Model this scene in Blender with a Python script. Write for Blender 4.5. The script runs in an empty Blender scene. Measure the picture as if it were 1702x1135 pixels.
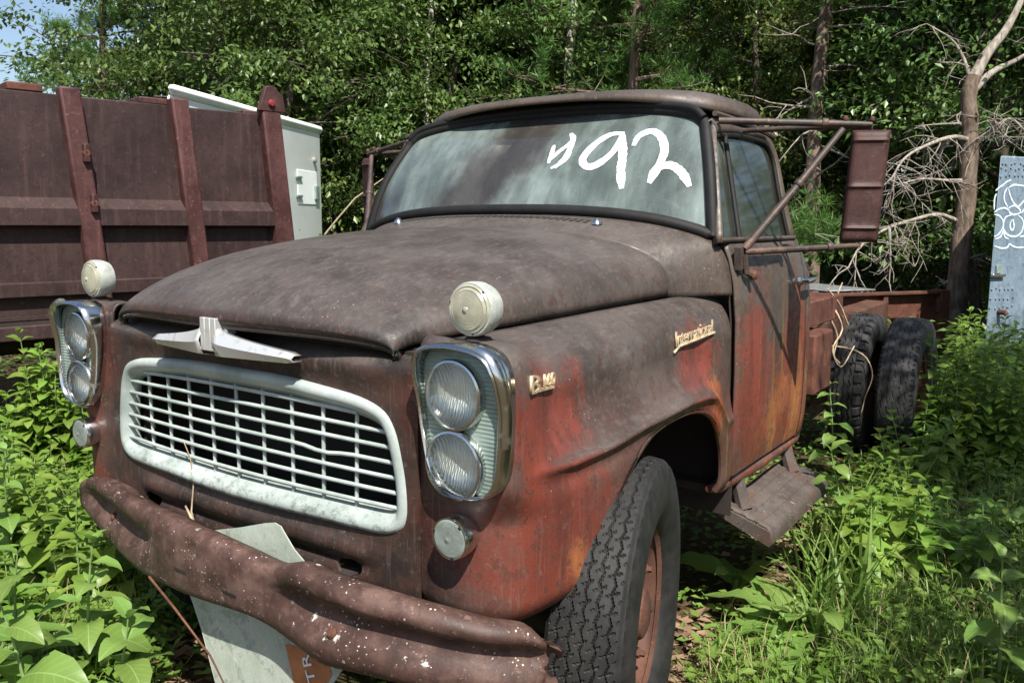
import bpy, bmesh, math, random
import numpy as np
from mathutils import Vector, Matrix
from mathutils.bvhtree import BVHTree
random.seed(7); rng = np.random.default_rng(11)
R = math.radians
SC = bpy.context.scene
COL = SC.collection

# ------------------------------------------------------------------ camera, sky, sun, exposure
W_PX, H_PX, F_PX = 1702.0, 1135.0, 1387.45
CAM = Vector((2.0024, -1.9920, 1.5900))
yaw, pitch, roll = R(-35.238), R(8.073), R(0.321)
fw = Vector((math.sin(yaw) * math.cos(pitch), math.cos(yaw) * math.cos(pitch), -math.sin(pitch)))
rt0 = Vector((math.cos(yaw), -math.sin(yaw), 0)); up0 = rt0.cross(fw)
rt = rt0 * math.cos(roll) + up0 * math.sin(roll); up = -rt0 * math.sin(roll) + up0 * math.cos(roll)
cd = bpy.data.cameras.new('camera'); cam = bpy.data.objects.new('camera', cd); COL.objects.link(cam)
cam.matrix_world = Matrix(((rt.x, up.x, -fw.x, CAM.x), (rt.y, up.y, -fw.y, CAM.y), (rt.z, up.z, -fw.z, CAM.z), (0, 0, 0, 1)))
cd.sensor_fit = 'HORIZONTAL'; cd.sensor_width = 36.0; cd.lens = 36.0 * F_PX / W_PX
cd.clip_start = 0.05; cd.clip_end = 400
SC.camera = cam

SUN = Vector((0.45, -0.38, 0.81)).normalized()
wd = bpy.data.worlds.new('World'); SC.world = wd; wd.use_nodes = True
nt = wd.node_tree; bg = nt.nodes['Background']
sky = nt.nodes.new('ShaderNodeTexSky'); sky.sky_type = 'NISHITA'; sky.sun_disc = False
sky.sun_elevation = math.asin(SUN.z); sky.sun_rotation = math.atan2(SUN.x, SUN.y)
sky.dust_density = 1.6; sky.air_density = 1.0; sky.ozone_density = 1.0
nt.links.new(sky.outputs[0], bg.inputs[0]); bg.inputs[1].default_value = 0.085
sl = bpy.data.lights.new('sun', 'SUN'); sl.energy = 5.0; sl.angle = R(0.53); sl.color = (1.0, 0.955, 0.88)
so = bpy.data.objects.new('sun', sl); COL.objects.link(so); so.rotation_euler = SUN.to_track_quat('Z', 'Y').to_euler()
so.location = SUN * 30
vs = SC.view_settings; vs.view_transform = 'Standard'; vs.look = 'None'; vs.exposure = 0.95; vs.gamma = 1.0; vs.use_curve_mapping = False
SC.cycles.max_bounces = 8; SC.cycles.transparent_max_bounces = 16
SC.cycles.diffuse_bounces = 3; SC.cycles.glossy_bounces = 3; SC.cycles.transmission_bounces = 6
SC.cycles.use_denoising = True
SC.cycles.sample_clamp_indirect = 6.0

def ray_dir(u, v):
    return (rt * ((u - W_PX / 2) / F_PX) + up * (-(v - H_PX / 2) / F_PX) + fw)
def on_x(u, v, x):
    d = ray_dir(u, v); return CAM + d * ((x - CAM.x) / d.x)
def on_y(u, v, y):
    d = ray_dir(u, v); return CAM + d * ((y - CAM.y) / d.y)
def on_z(u, v, z):
    d = ray_dir(u, v); return CAM + d * ((z - CAM.z) / d.z)
def at_depth(u, v, d):
    return CAM + ray_dir(u, v) * d

# ------------------------------------------------------------------ mesh helpers
def catmull(pts, n):
    """n points along a smooth curve through pts (tuples of any length)."""
    P = np.array(pts, float); k = len(P)
    if k == 2:
        return [tuple(P[0] + (P[1] - P[0]) * t) for t in np.linspace(0, 1, n)]
    E0 = 2 * P[0] - P[1]; E1 = 2 * P[-1] - P[-2]
    Q = np.vstack([E0, P, E1]); out = []
    for t in np.linspace(0, k - 1, n):
        i = min(int(t), k - 2); f = t - i
        p0, p1, p2, p3 = Q[i], Q[i + 1], Q[i + 2], Q[i + 3]
        out.append(tuple(0.5 * ((2 * p1) + (-p0 + p2) * f + (2 * p0 - 5 * p1 + 4 * p2 - p3) * f * f + (-p0 + 3 * p1 - 3 * p2 + p3) * f ** 3)))
    return out
def lerp(a, b, t): return a + (b - a) * t
def smooth(a, b, x):
    t = min(1, max(0, (x - a) / (b - a))); return t * t * (3 - 2 * t)
def interp(x, xs, ys): return float(np.interp(x, xs, ys))

class MB:
    def __init__(s): s.v = []; s.f = []
    def grid(s, rows, close_u=False, close_v=False):
        b = len(s.v); n = len(rows[0]); m = len(rows)
        for r in rows: s.v += [tuple(p) for p in r]
        for i in range(m if close_v else m - 1):
            for j in range(n if close_u else n - 1):
                i2, j2 = (i + 1) % m, (j + 1) % n
                s.f.append((b + i * n + j, b + i * n + j2, b + i2 * n + j2, b + i2 * n + j))
        return s
    def poly(s, pts):
        b = len(s.v); s.v += [tuple(p) for p in pts]; s.f.append(tuple(range(b, b + len(pts)))); return s
    def box(s, lo, hi, M=None):
        x0, y0, z0 = lo; x1, y1, z1 = hi
        c = [(x0, y0, z0), (x1, y0, z0), (x1, y1, z0), (x0, y1, z0), (x0, y0, z1), (x1, y0, z1), (x1, y1, z1), (x0, y1, z1)]
        if M is not None: c = [tuple(M @ Vector(p)) for p in c]
        b = len(s.v); s.v += c
        s.f += [tuple(b + i for i in q) for q in ((0, 3, 2, 1), (4, 5, 6, 7), (0, 1, 5, 4), (1, 2, 6, 5), (2, 3, 7, 6), (3, 0, 4, 7))]
        return s
    def tube(s, pts, r, n=10, cap=True, flat=1.0):
        pts = [Vector(p) for p in pts]; m = len(pts)
        rs = r if isinstance(r, (list, tuple)) else [r] * m
        rows = []; ref = None
        for i, p in enumerate(pts):
            t = (pts[min(i + 1, m - 1)] - pts[max(i - 1, 0)]).normalized()
            if ref is None:
                ref = Vector((0, 0, 1)) if abs(t.z) < 0.9 else Vector((1, 0, 0))
            a = (ref - t * ref.dot(t)).normalized(); ref = a; c = t.cross(a)
            rows.append([p + (a * math.cos(2 * math.pi * k / n) + c * math.sin(2 * math.pi * k / n) * flat) * rs[i] for k in range(n)])
        b = len(s.v); s.grid(rows, close_u=True)
        if cap:
            s.f.append(tuple(b + k for k in range(n))[::-1]); s.f.append(tuple(b + (m - 1) * n + k for k in range(n)))
        return s
    def lathe(s, prof, n, M=None, cap=False):
        """prof: (radius, height) pairs about local Z, placed by matrix M."""
        rows = []
        for r_, h in prof:
            row = [Vector((r_ * math.cos(2 * math.pi * k / n), r_ * math.sin(2 * math.pi * k / n), h)) for k in range(n)]
            rows.append([M @ p for p in row] if M is not None else row)
        b = len(s.v); s.grid(rows, close_u=True)
        if cap:
            s.f.append(tuple(b + k for k in range(n))[::-1]); s.f.append(tuple(b + (len(rows) - 1) * n + k for k in range(n)))
        return s
    def prism(s, outline, vec):
        """closed outline of 3-D points pushed along vec."""
        n = len(outline); vec = Vector(vec); b = len(s.v)
        s.v += [tuple(p) for p in outline]; s.v += [tuple(Vector(p) + vec) for p in outline]
        s.f.append(tuple(range(b, b + n))); s.f.append(tuple(range(b + 2 * n - 1, b + n - 1, -1)))
        for i in range(n): s.f.append((b + i, b + n + i, b + n + (i + 1) % n, b + (i + 1) % n))
        return s
    def build(s, name, mat, parent=None, angle=40, solid=0.0, offset=-1, bevel=0.0, fix=True):
        me = bpy.data.meshes.new(name); me.from_pydata([tuple(p) for p in s.v], [], s.f); me.update()
        if fix:
            bm = bmesh.new(); bm.from_mesh(me); bmesh.ops.remove_doubles(bm, verts=bm.verts, dist=1e-6)
            bmesh.ops.recalc_face_normals(bm, faces=bm.faces); bm.to_mesh(me); bm.free()
        o = bpy.data.objects.new(name, me); COL.objects.link(o)
        if mat: me.materials.append(mat)
        if angle is not None:
            me.shade_smooth(); me.set_sharp_from_angle(angle=R(angle))
        if solid:
            m = o.modifiers.new('solid', 'SOLIDIFY'); m.thickness = solid; m.offset = offset
        if bevel:
            m = o.modifiers.new('bevel', 'BEVEL'); m.width = bevel; m.segments = 2; m.limit_method = 'ANGLE'; m.angle_limit = R(35)
        if parent: o.parent = parent
        return o
def bake(o):
    """apply the modifiers of o."""
    dg = bpy.context.evaluated_depsgraph_get(); dg.update()
    me = bpy.data.meshes.new_from_object(o.evaluated_get(dg)); o.modifiers.clear(); o.data = me
    return o
def cut(o, cutters, angle=40):
    for c in cutters:
        m = o.modifiers.new('cut', 'BOOLEAN'); m.object = c; m.operation = 'DIFFERENCE'; m.solver = 'EXACT'
    bake(o)
    for c in cutters:
        me = c.data; bpy.data.objects.remove(c); bpy.data.meshes.remove(me)
    o.data.shade_smooth(); o.data.set_sharp_from_angle(angle=R(angle)); return o
def fast_mesh(name, verts, faces, mat, smooth_shade=False):
    verts = np.asarray(verts, np.float32); faces = np.asarray(faces, np.int32); k = faces.shape[1]
    me = bpy.data.meshes.new(name); me.vertices.add(len(verts)); me.vertices.foreach_set('co', verts.ravel())
    me.loops.add(faces.size); me.loops.foreach_set('vertex_index', faces.ravel())
    me.polygons.add(len(faces)); me.polygons.foreach_set('loop_start', np.arange(0, faces.size, k, dtype=np.int32))
    me.polygons.foreach_set('use_smooth', np.full(len(faces), smooth_shade, dtype=bool))
    me.update(calc_edges=True); me.validate(); me.materials.append(mat); return me
def link(name, me, parent=None, loc=None, rz=0.0, scale=None):
    o = bpy.data.objects.new(name, me); COL.objects.link(o)
    if parent: o.parent = parent
    if loc is not None: o.location = loc
    o.rotation_euler = (0, 0, rz)
    if scale is not None: o.scale = (scale,) * 3 if not isinstance(scale, (tuple, list)) else scale
    return o
def empty(name, loc=(0, 0, 0), rz=0.0):
    o = bpy.data.objects.new(name, None); COL.objects.link(o); o.location = loc; o.rotation_euler = (0, 0, rz); o.empty_display_size = 0.2
    return o
def tag(o, label=None, cat=None, group=None, kind=None):
    if label: o['label'] = label
    if cat: o['category'] = cat
    if group: o['group'] = group
    if kind: o['kind'] = kind
    return o
def rot_to(direction, origin):
    """matrix whose local Z points along direction."""
    q = Vector(direction).normalized().to_track_quat('Z', 'Y'); return Matrix.Translation(Vector(origin)) @ q.to_matrix().to_4x4()
def text_mesh(txt, size, extrude, shear=0.0, spacing=1.0):
    c = bpy.data.curves.new('text', 'FONT'); c.body = txt; c.size = size; c.extrude = extrude; c.shear = shear; c.space_character = spacing
    c.resolution_u = 3
    o = bpy.data.objects.new('text', c); COL.objects.link(o)
    dg = bpy.context.evaluated_depsgraph_get(); dg.update()
    me = bpy.data.meshes.new_from_object(o.evaluated_get(dg)); bpy.data.objects.remove(o); bpy.data.curves.remove(c)
    return me

# ------------------------------------------------------------------ materials
class NT:
    def __init__(s, name):
        s.m = bpy.data.materials.new(name); s.m.use_nodes = True; s.t = s.m.node_tree; s.b = s.t.nodes['Principled BSDF']; s.out = s.t.nodes['Material Output']
        s.tc = s.t.nodes.new('ShaderNodeTexCoord'); s.P = s.tc.outputs['Object']
    def n(s, k): return s.t.nodes.new(k)
    def l(s, a, b): s.t.links.new(a, b); return s
    def setin(s, node, key, val):
        if val is None: return
        if hasattr(val, 'is_output') or isinstance(val, bpy.types.NodeSocket): s.l(val, node.inputs[key])
        else: node.inputs[key].default_value = val
    def mapping(s, scale=(1, 1, 1), loc=(0, 0, 0), src=None):
        m = s.n('ShaderNodeMapping'); m.inputs['Scale'].default_value = scale; m.inputs['Location'].default_value = loc; s.l(src or s.P, m.inputs['Vector']); return m.outputs[0]
    def noise(s, scale, detail=6, rough=0.6, vec=None, dist=0.0):
        m = s.n('ShaderNodeTexNoise'); m.inputs['Scale'].default_value = scale; m.inputs['Detail'].default_value = detail
        m.inputs['Roughness'].default_value = rough; m.inputs['Distortion'].default_value = dist; s.l(vec or s.P, m.inputs['Vector']); return m.outputs['Fac']
    def voro(s, scale, vec=None, rand=1.0):
        m = s.n('ShaderNodeTexVoronoi'); m.inputs['Scale'].default_value = scale; m.inputs['Randomness'].default_value = rand; s.l(vec or s.P, m.inputs['Vector']); return m.outputs['Distance']
    def ramp(s, fac, a, b, lo=0.0, hi=1.0, clamp=True):
        m = s.n('ShaderNodeMapRange'); m.clamp = clamp; m.interpolation_type = 'SMOOTHSTEP' if clamp else 'LINEAR'
        for k, v in (('From Min', a), ('From Max', b), ('To Min', lo), ('To Max', hi)): m.inputs[k].default_value = v
        s.l(fac, m.inputs['Value']); return m.outputs[0]
    def math(s, op, a, b=None, clamp=False):
        m = s.n('ShaderNodeMath'); m.operation = op; m.use_clamp = clamp; s.setin(m, 0, a)
        if b is not None: s.setin(m, 1, b)
        return m.outputs[0]
    def mix(s, fac, a, b, mode='MIX'):
        m = s.n('ShaderNodeMix'); m.data_type = 'RGBA'; m.blend_type = mode; s.setin(m, 0, fac)
        for k, v in ((6, a), (7, b)):
            if isinstance(v, (tuple, list)): m.inputs[k].default_value = tuple(v) + ((1,) if len(v) == 3 else ())
            else: s.l(v, m.inputs[k])
        return m.outputs[2]
    def xyz(s, src=None):
        m = s.n('ShaderNodeSeparateXYZ'); s.l(src or s.P, m.inputs[0]); return m.outputs
    def dist(s, p, src=None, scale=(1, 1, 1)):
        a = s.n('ShaderNodeVectorMath'); a.operation = 'SUBTRACT'; s.l(src or s.P, a.inputs[0]); a.inputs[1].default_value = p
        c = s.n('ShaderNodeVectorMath'); c.operation = 'MULTIPLY'; s.l(a.outputs[0], c.inputs[0]); c.inputs[1].default_value = scale
        d = s.n('ShaderNodeVectorMath'); d.operation = 'LENGTH'; s.l(c.outputs[0], d.inputs[0]); return d.outputs['Value']
    def bump(s, h, strength=0.3, dist=0.01):
        m = s.n('ShaderNodeBump'); m.inputs['Strength'].default_value = strength; m.inputs['Distance'].default_value = dist; s.l(h, m.inputs['Height']); s.l(m.outputs[0], s.b.inputs['Normal']); return m.outputs[0]
    def done(s, color=None, rough=None, metal=None, spec=None, **kw):
        for k, v in (('Base Color', color), ('Roughness', rough), ('Metallic', metal), ('Specular IOR Level', spec)):
            if v is None: continue
            if isinstance(v, (tuple, list)): s.b.inputs[k].default_value = tuple(v) + (1,)
            else: s.setin(s.b, k, v)
        for k, v in kw.items(): s.setin(s.b, k.replace('_', ' '), v)
        return s.m

def simple(name, color, rough=0.6, metal=0.0, var=0.25, scale=18, bump=0.15):
    t = NT(name); n = t.noise(scale, 7)
    c = t.mix(t.ramp(n, 0.3, 0.7), tuple(x * (1 - var) for x in color), tuple(min(1, x * (1 + var)) for x in color))
    t.bump(t.noise(scale * 6, 4), bump, 0.004); return t.done(c, rough, metal)

def body_paint():
    t = NT('weathered_maroon_paint'); x, y, z = t.xyz(); nx, ny, nz = t.xyz(t.tc.outputs['Normal'])
    ax = t.math('ABSOLUTE', x)
    co = t.n('ShaderNodeCombineXYZ'); t.l(ax, co.inputs[0]); t.l(y, co.inputs[1]); t.l(z, co.inputs[2]); A = co.outputs[0]
    wob = t.noise(4.0, 8, 0.65); streak = t.noise(1.0, 6, 0.6, vec=t.mapping((9, 9, 1.7))); fine = t.noise(90, 5, 0.7)
    crisp = t.noise(13, 10, 0.74); cloud = t.noise(2.2, 5, 0.55); brush = t.noise(1.0, 5, 0.6, vec=t.mapping((38, 16, 38)))
    base = t.mix(t.ramp(wob, 0.32, 0.68), (0.036, 0.028, 0.024), (0.078, 0.064, 0.057))
    up_ = t.ramp(nz, 0.35, 0.85)
    chalk = t.math('MULTIPLY', t.ramp(brush, 0.46, 0.72), t.ramp(cloud, 0.38, 0.62))
    base = t.mix(t.math('MULTIPLY', chalk, 0.27), base, (0.15, 0.135, 0.123))
    side = t.math('SUBTRACT', 1.0, t.math('MULTIPLY', up_, 0.88))
    def blob(p, r, sc=(1, 1, 1)):
        d = t.dist(p, A, sc); d = t.math('ADD', d, t.math('MULTIPLY', t.math('SUBTRACT', wob, 0.5), r * 1.3))
        d = t.math('ADD', d, t.math('MULTIPLY', t.math('SUBTRACT', streak, 0.5), r * 0.55)); d = t.math('ADD', d, t.math('MULTIPLY', t.math('SUBTRACT', crisp, 0.5), r * 1.2))
        return t.ramp(d, r * 0.95, r * 0.50)
    red = blob((0.96, -0.34, 1.05), 0.26, (0.5, 1, 0.75))
    for p, r, sc in (((0.97, -0.30, 0.82), 0.30, (0.5, 0.9, 1)), ((0.96, 0.62, 1.06), 0.20, (0.5, 1, 0.8)), ((0.95, 1.10, 0.95), 0.30, (0.4, 1.3, 0.6)), ((0.95, 1.58, 0.95), 0.34, (0.4, 1.3, 0.7)), ((0.74, -0.5, 1.18), 0.14, (1, 1, 0.7))):
        red = t.math('MAXIMUM', red, blob(p, r, sc))
    red = t.math('MULTIPLY', red, side)
    low = t.math('MULTIPLY', t.ramp(z, 1.25, 0.75), t.math('MULTIPLY', side, t.ramp(ax, 0.6, 0.9)))
    redc = t.mix(t.ramp(streak, 0.25, 0.75), (0.085, 0.017, 0.011), (0.27, 0.050, 0.032))
    doorside = t.math('MULTIPLY', t.math('MULTIPLY', t.ramp(y, 0.70, 0.95), side), t.ramp(t.noise(3.0, 6, 0.6, vec=t.mapping((2.2, 2.2, 0.7))), 0.40, 0.60))
    base = t.mix(t.math('MULTIPLY', doorside, 0.6), base, (0.072, 0.050, 0.026))
    c = t.mix(t.math('MULTIPLY', red, 0.82), base, redc)
    c = t.mix(t.math('MULTIPLY', t.math('MULTIPLY', low, t.ramp(streak, 0.25, 0.60)), 0.66), c, (0.105, 0.026, 0.014))
    org = blob((0.95, 1.52, 0.80), 0.30, (0.4, 0.62, 1.15))
    for p, r, sc in (((0.97, -0.24, 0.70), 0.10, (0.5, 1, 0.8)), ((0.95, 1.72, 0.98), 0.2, (0.5, 1.4, 0.6)), ((0.96, 0.72, 0.98), 0.10, (0.5, 1, 0.7))):
        org = t.math('MAXIMUM', org, blob(p, r, sc))
    org = t.math('MULTIPLY', t.math('MULTIPLY', org, side), t.ramp(streak, 0.30, 0.60))
    c = t.mix(t.math('MULTIPLY', org, 0.78), c, t.mix(t.ramp(wob, 0.4, 0.65), (0.22, 0.050, 0.016), (0.38, 0.145, 0.050)))
    yl = t.math('MULTIPLY', t.ramp(t.noise(1.0, 3, 0.5, vec=t.mapping((18, 18, 0.8), (3, 1, 0))), 0.60, 0.68), t.math('MULTIPLY', t.ramp(y, 0.55, 0.8), t.math('MULTIPLY', side, t.ramp(z, 1.35, 1.1))))
    c = t.mix(t.math('MULTIPLY', yl, 0.6), c, (0.17, 0.12, 0.025))
    dk = t.math('MULTIPLY', t.ramp(t.noise(11, 8, 0.72), 0.55, 0.72), 0.40)
    c = t.mix(dk, c, (0.035, 0.022, 0.018))
    front = t.math('MULTIPLY', t.ramp(y, -0.40, -0.47), t.ramp(nz, 0.6, 0.2))
    c = t.mix(t.math('MULTIPLY', t.math('MULTIPLY', front, t.ramp(ax, 0.84, 0.68)), 0.78), c, t.mix(t.ramp(t.noise(6, 7, 0.65), 0.38, 0.72), (0.016, 0.010, 0.008), (0.060, 0.024, 0.015)))
    corner_dk = t.math('ADD', t.dist((0.62, -0.53, 1.30), A, (1.0, 1, 1.5)), t.math('MULTIPLY', t.math('SUBTRACT', wob, 0.5), 0.2))
    c = t.mix(t.math('MULTIPLY', t.ramp(corner_dk, 0.16, 0.05), 0.85), c, (0.012, 0.010, 0.009))  # darker patch on the hood's front corners
    pit = t.noise(24, 10, 0.76)
    c = t.mix(t.math('MULTIPLY', t.ramp(pit, 0.535, 0.575), t.math('ADD', 0.20, t.math('MULTIPLY', side, 0.35))), c, (0.042, 0.016, 0.010))
    c = t.mix(t.math('MULTIPLY', t.ramp(t.noise(46, 9, 0.74), 0.585, 0.615), 0.30), c, (0.135, 0.112, 0.098))
    c = t.mix(t.math('MULTIPLY', t.ramp(t.noise(1.0, 4, 0.6, vec=t.mapping((110, 110, 7))), 0.56, 0.66), t.math('MULTIPLY', side, 0.22)), c, (0.15, 0.105, 0.085))
    c = t.mix(t.math('MULTIPLY', t.ramp(t.noise(1.0, 5, 0.65, vec=t.mapping((90, 14, 90))), 0.54, 0.66), t.math('MULTIPLY', up_, 0.26)), c, (0.135, 0.122, 0.112))
    sp = t.math('MULTIPLY', t.ramp(t.voro(55), 0.16, 0.10), t.ramp(t.noise(5, 3), 0.56, 0.64))
    c = t.mix(t.math('MULTIPLY', sp, 0.35), c, (0.40, 0.38, 0.33))
    t.bump(t.math('ADD', t.math('ADD', fine, pit), t.math('MULTIPLY', wob, 0.8)), 0.24, 0.004)
    return t.done(c, t.ramp(pit, 0.4, 0.62, 0.40, 0.66), 0.0, 0.45)

def rust(name, a, b, c, rough=0.7, streaky=True, lichen=0.0, scale=5.0):
    t = NT(name); w = t.noise(scale, 9, 0.68); s_ = t.noise(1.0, 6, 0.6, vec=t.mapping((22, 22, 1.8) if streaky else (9, 9, 9)))
    col = t.mix(t.ramp(w, 0.30, 0.68), a, b)
    col = t.mix(t.math('MULTIPLY', t.ramp(s_, 0.48, 0.72), 0.7), col, c)
    f = t.noise(70, 5, 0.7); pt_ = t.noise(19, 10, 0.76)
    col = t.mix(t.math('MULTIPLY', t.ramp(pt_, 0.535, 0.575), 0.55), col, tuple(x * 0.45 for x in b)); col = t.mix(t.math('MULTIPLY', t.ramp(t.noise(33, 9, 0.75), 0.59, 0.62), 0.45), col, tuple(min(1, x * 1.7) for x in c))
    col = t.mix(t.math('MULTIPLY', t.ramp(f, 0.55, 0.75), 0.4), col, tuple(x * 0.35 for x in a))
    if lichen:
        reg = t.ramp(t.noise(4.0, 5), 0.49, 0.60)
        d = t.math('ADD', t.voro(17), t.math('MULTIPLY', t.math('SUBTRACT', t.noise(55, 7, 0.75), 0.5), 1.1)); m = t.math('MULTIPLY', t.ramp(d, 0.13, 0.06), reg)
        d2 = t.math('ADD', t.voro(75), t.math('MULTIPLY', t.math('SUBTRACT', t.noise(180, 4), 0.5), 0.8)); m = t.math('MAXIMUM', m, t.math('MULTIPLY', t.ramp(d2, 0.17, 0.10), t.ramp(t.noise(7, 5), 0.46, 0.58)))
        col = t.mix(t.math('MULTIPLY', m, lichen), col, t.mix(t.noise(30, 3), (0.40, 0.40, 0.36), (0.62, 0.60, 0.55)))
    t.bump(t.math('ADD', t.math('MULTIPLY', w, 1.0), t.math('MULTIPLY', f, 0.6)), 0.35, 0.005)
    return t.done(col, t.ramp(w, 0.3, 0.7, rough - 0.12, rough + 0.12), 0.0, 0.35)

def chrome(name, pit=0.35):
    t = NT(name); n = t.noise(30, 8, 0.7); f = t.noise(140, 4)
    m = t.math('MULTIPLY', t.ramp(n, 0.55, 0.72), pit)
    c = t.mix(m, (0.60, 0.61, 0.60), (0.16, 0.11, 0.075)); t.bump(f, 0.10, 0.002)
    return t.done(c, t.math('ADD', 0.17, t.math('MULTIPLY', m, 0.55)), t.math('SUBTRACT', 1.0, t.math('MULTIPLY', m, 0.7)))

def grille_paint():
    t = NT('chalky_white_paint'); n = t.noise(6, 7, 0.65); f = t.noise(60, 5)
    c = t.mix(t.ramp(n, 0.3, 0.7), (0.22, 0.265, 0.245), (0.39, 0.43, 0.41))
    x, y, z = t.xyz()
    lich = t.math('MULTIPLY', t.ramp(t.noise(38, 6, 0.75), 0.49, 0.60), t.ramp(t.math('ADD', z, t.math('MULTIPLY', n, 0.12)), 0.94, 0.87))
    c = t.mix(t.math('MULTIPLY', lich, 0.75), c, (0.10, 0.11, 0.085))
    c = t.mix(t.math('MULTIPLY', t.ramp(f, 0.62, 0.75), 0.5), c, (0.20, 0.17, 0.12))
    t.bump(n, 0.2, 0.004); return t.done(c, 0.45, 0.0, 0.4)

def rubber(name, base=0.028):
    t = NT(name); n = t.noise(14, 8, 0.7); d = t.noise(120, 4)
    c = t.mix(t.ramp(n, 0.35, 0.7), (base * 0.7, base * 0.72, base * 0.75), (base * 2.0, base * 1.95, base * 1.85))
    c = t.mix(t.math('MULTIPLY', t.ramp(d, 0.62, 0.8), 0.14), c, (0.09, 0.08, 0.065)); t.bump(d, 0.25, 0.002)
    return t.done(c, 0.68, 0.0, 0.35)

def dirty_glass(name, film, brown, amount, alpha_lo, alpha_hi, gloss_rough=0.06, zones=False):
    """glass under a dusty film: film diffuse over a clear pane with a sharp reflection."""
    t = NT(name); t.t.nodes.remove(t.b)
    x, y, z = t.xyz()
    cloud = t.noise(2.3, 6, 0.6, dist=0.4); st = t.noise(1.0, 6, 0.62, vec=t.mapping((7, 2, 1.1))); fn = t.noise(1.0, 5, 0.6, vec=t.mapping((15, 7, 2.6))); sp = t.ramp(t.voro(34), 0.09, 0.05)
    col = t.mix(t.ramp(fn, 0.35, 0.65), tuple(k * 0.75 for k in film), tuple(min(1, k * 1.2) for k in film))
    bm_ = t.ramp(t.noise(1.0, 4, 0.5, vec=t.mapping((3.1, 0.6, 0.9), (1.9, 0, 0))), 0.50, 0.60)
    if zones:      # brown reflections and dirt painted into the middle and far corner, clearer right
        xs_ = t.math('ADD', t.math('ADD', x, t.math('MULTIPLY', t.math('SUBTRACT', z, 1.8), -0.45)), t.math('MULTIPLY', t.math('SUBTRACT', t.noise(5, 5), 0.5), 0.35))
        bm_ = t.math('MULTIPLY', t.ramp(xs_, -0.42, -0.22), t.ramp(xs_, 0.14, -0.06))
        bm_ = t.math('MAXIMUM', bm_, t.math('MULTIPLY', t.ramp(xs_, -0.55, -0.72), t.ramp(z, 1.80, 1.66)))
    col = t.mix(t.math('MULTIPLY', bm_, amount), col, brown)
    col = t.mix(t.math('MULTIPLY', sp, 0.5), col, (0.7, 0.7, 0.66))
    df = t.n('ShaderNodeBsdfDiffuse'); t.l(col, df.inputs[0])
    tl = t.n('ShaderNodeBsdfTranslucent'); t.l(col, tl.inputs[0])
    ad = t.n('ShaderNodeMixShader'); ad.inputs[0].default_value = 0.3; t.l(df.outputs[0], ad.inputs[1]); t.l(tl.outputs[0], ad.inputs[2])
    tr = t.n('ShaderNodeBsdfTransparent'); tr.inputs[0].default_value = (0.72, 0.82, 0.78, 1)
    a = t.ramp(t.math('ADD', t.math('MULTIPLY', cloud, 0.6), t.math('MULTIPLY', st, 0.4)), 0.35, 0.65, alpha_lo, alpha_hi)
    if zones: a = t.math('MULTIPLY', a, t.ramp(x, 0.05, 0.45, 1.0, 0.72)); a = t.math('MAXIMUM', a, t.math('MULTIPLY', t.ramp(t.math('ADD', x, t.math('MULTIPLY', t.noise(6, 5), 0.2)), 0.72, 0.92), 0.8))  # right edge: pale sky reflection put into the film
    m1 = t.n('ShaderNodeMixShader'); t.l(a, m1.inputs[0]); t.l(tr.outputs[0], m1.inputs[1]); t.l(ad.outputs[0], m1.inputs[2])
    gl = t.n('ShaderNodeBsdfGlossy'); gl.inputs['Roughness'].default_value = gloss_rough; gl.inputs['Color'].default_value = (0.95, 0.97, 0.97, 1)
    fr = t.n('ShaderNodeFresnel'); fr.inputs[0].default_value = 1.5
    m2 = t.n('ShaderNodeMixShader'); t.l(t.math('MULTIPLY', fr.outputs[0], 1.3, clamp=True), m2.inputs[0]); t.l(m1.outputs[0], m2.inputs[1]); t.l(gl.outputs[0], m2.inputs[2])
    t.l(m2.outputs[0], t.out.inputs[0]); return t.m

def lens_glass(name, tint=(0.95, 0.97, 0.95)):
    t = NT(name); t.t.nodes.remove(t.b)
    tr = t.n('ShaderNodeBsdfTransparent'); tr.inputs[0].default_value = tint + (1,)
    gl = t.n('ShaderNodeBsdfGlossy'); gl.inputs['Roughness'].default_value = 0.05
    fr = t.n('ShaderNodeFresnel'); fr.inputs[0].default_value = 1.5
    x, y, z = t.xyz(); w = t.n('ShaderNodeTexWave'); w.inputs['Scale'].default_value = 55; w.bands_direction = 'X'; w.inputs['Distortion'].default_value = 2.0; t.l(t.P, w.inputs['Vector'])
    b = t.n('ShaderNodeBump'); b.inputs['Strength'].default_value = 0.35; b.inputs['Distance'].default_value = 0.004; t.l(w.outputs['Fac'], b.inputs['Height'])
    t.l(b.outputs[0], gl.inputs['Normal']); t.l(b.outputs[0], fr.inputs['Normal'])
    m = t.n('ShaderNodeMixShader'); t.l(t.math('MULTIPLY', fr.outputs[0], 1.2, clamp=True), m.inputs[0]); t.l(tr.outputs[0], m.inputs[1]); t.l(gl.outputs[0], m.inputs[2])
    t.l(m.outputs[0], t.out.inputs[0]); return t.m

def reflector():
    t = NT('silver_reflector'); w = t.n('ShaderNodeTexWave'); w.inputs['Scale'].default_value = 38; w.bands_direction = 'X'; w.inputs['Distortion'].default_value = 3.5; w.inputs['Detail'].default_value = 2; t.l(t.P, w.inputs['Vector'])
    b = t.n('ShaderNodeBump'); b.inputs['Strength'].default_value = 0.5; b.inputs['Distance'].default_value = 0.006; t.l(w.outputs['Fac'], b.inputs['Height']); t.l(b.outputs[0], t.b.inputs['Normal'])
    return t.done((0.92, 0.95, 0.93), 0.26, 0.55)

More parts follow.
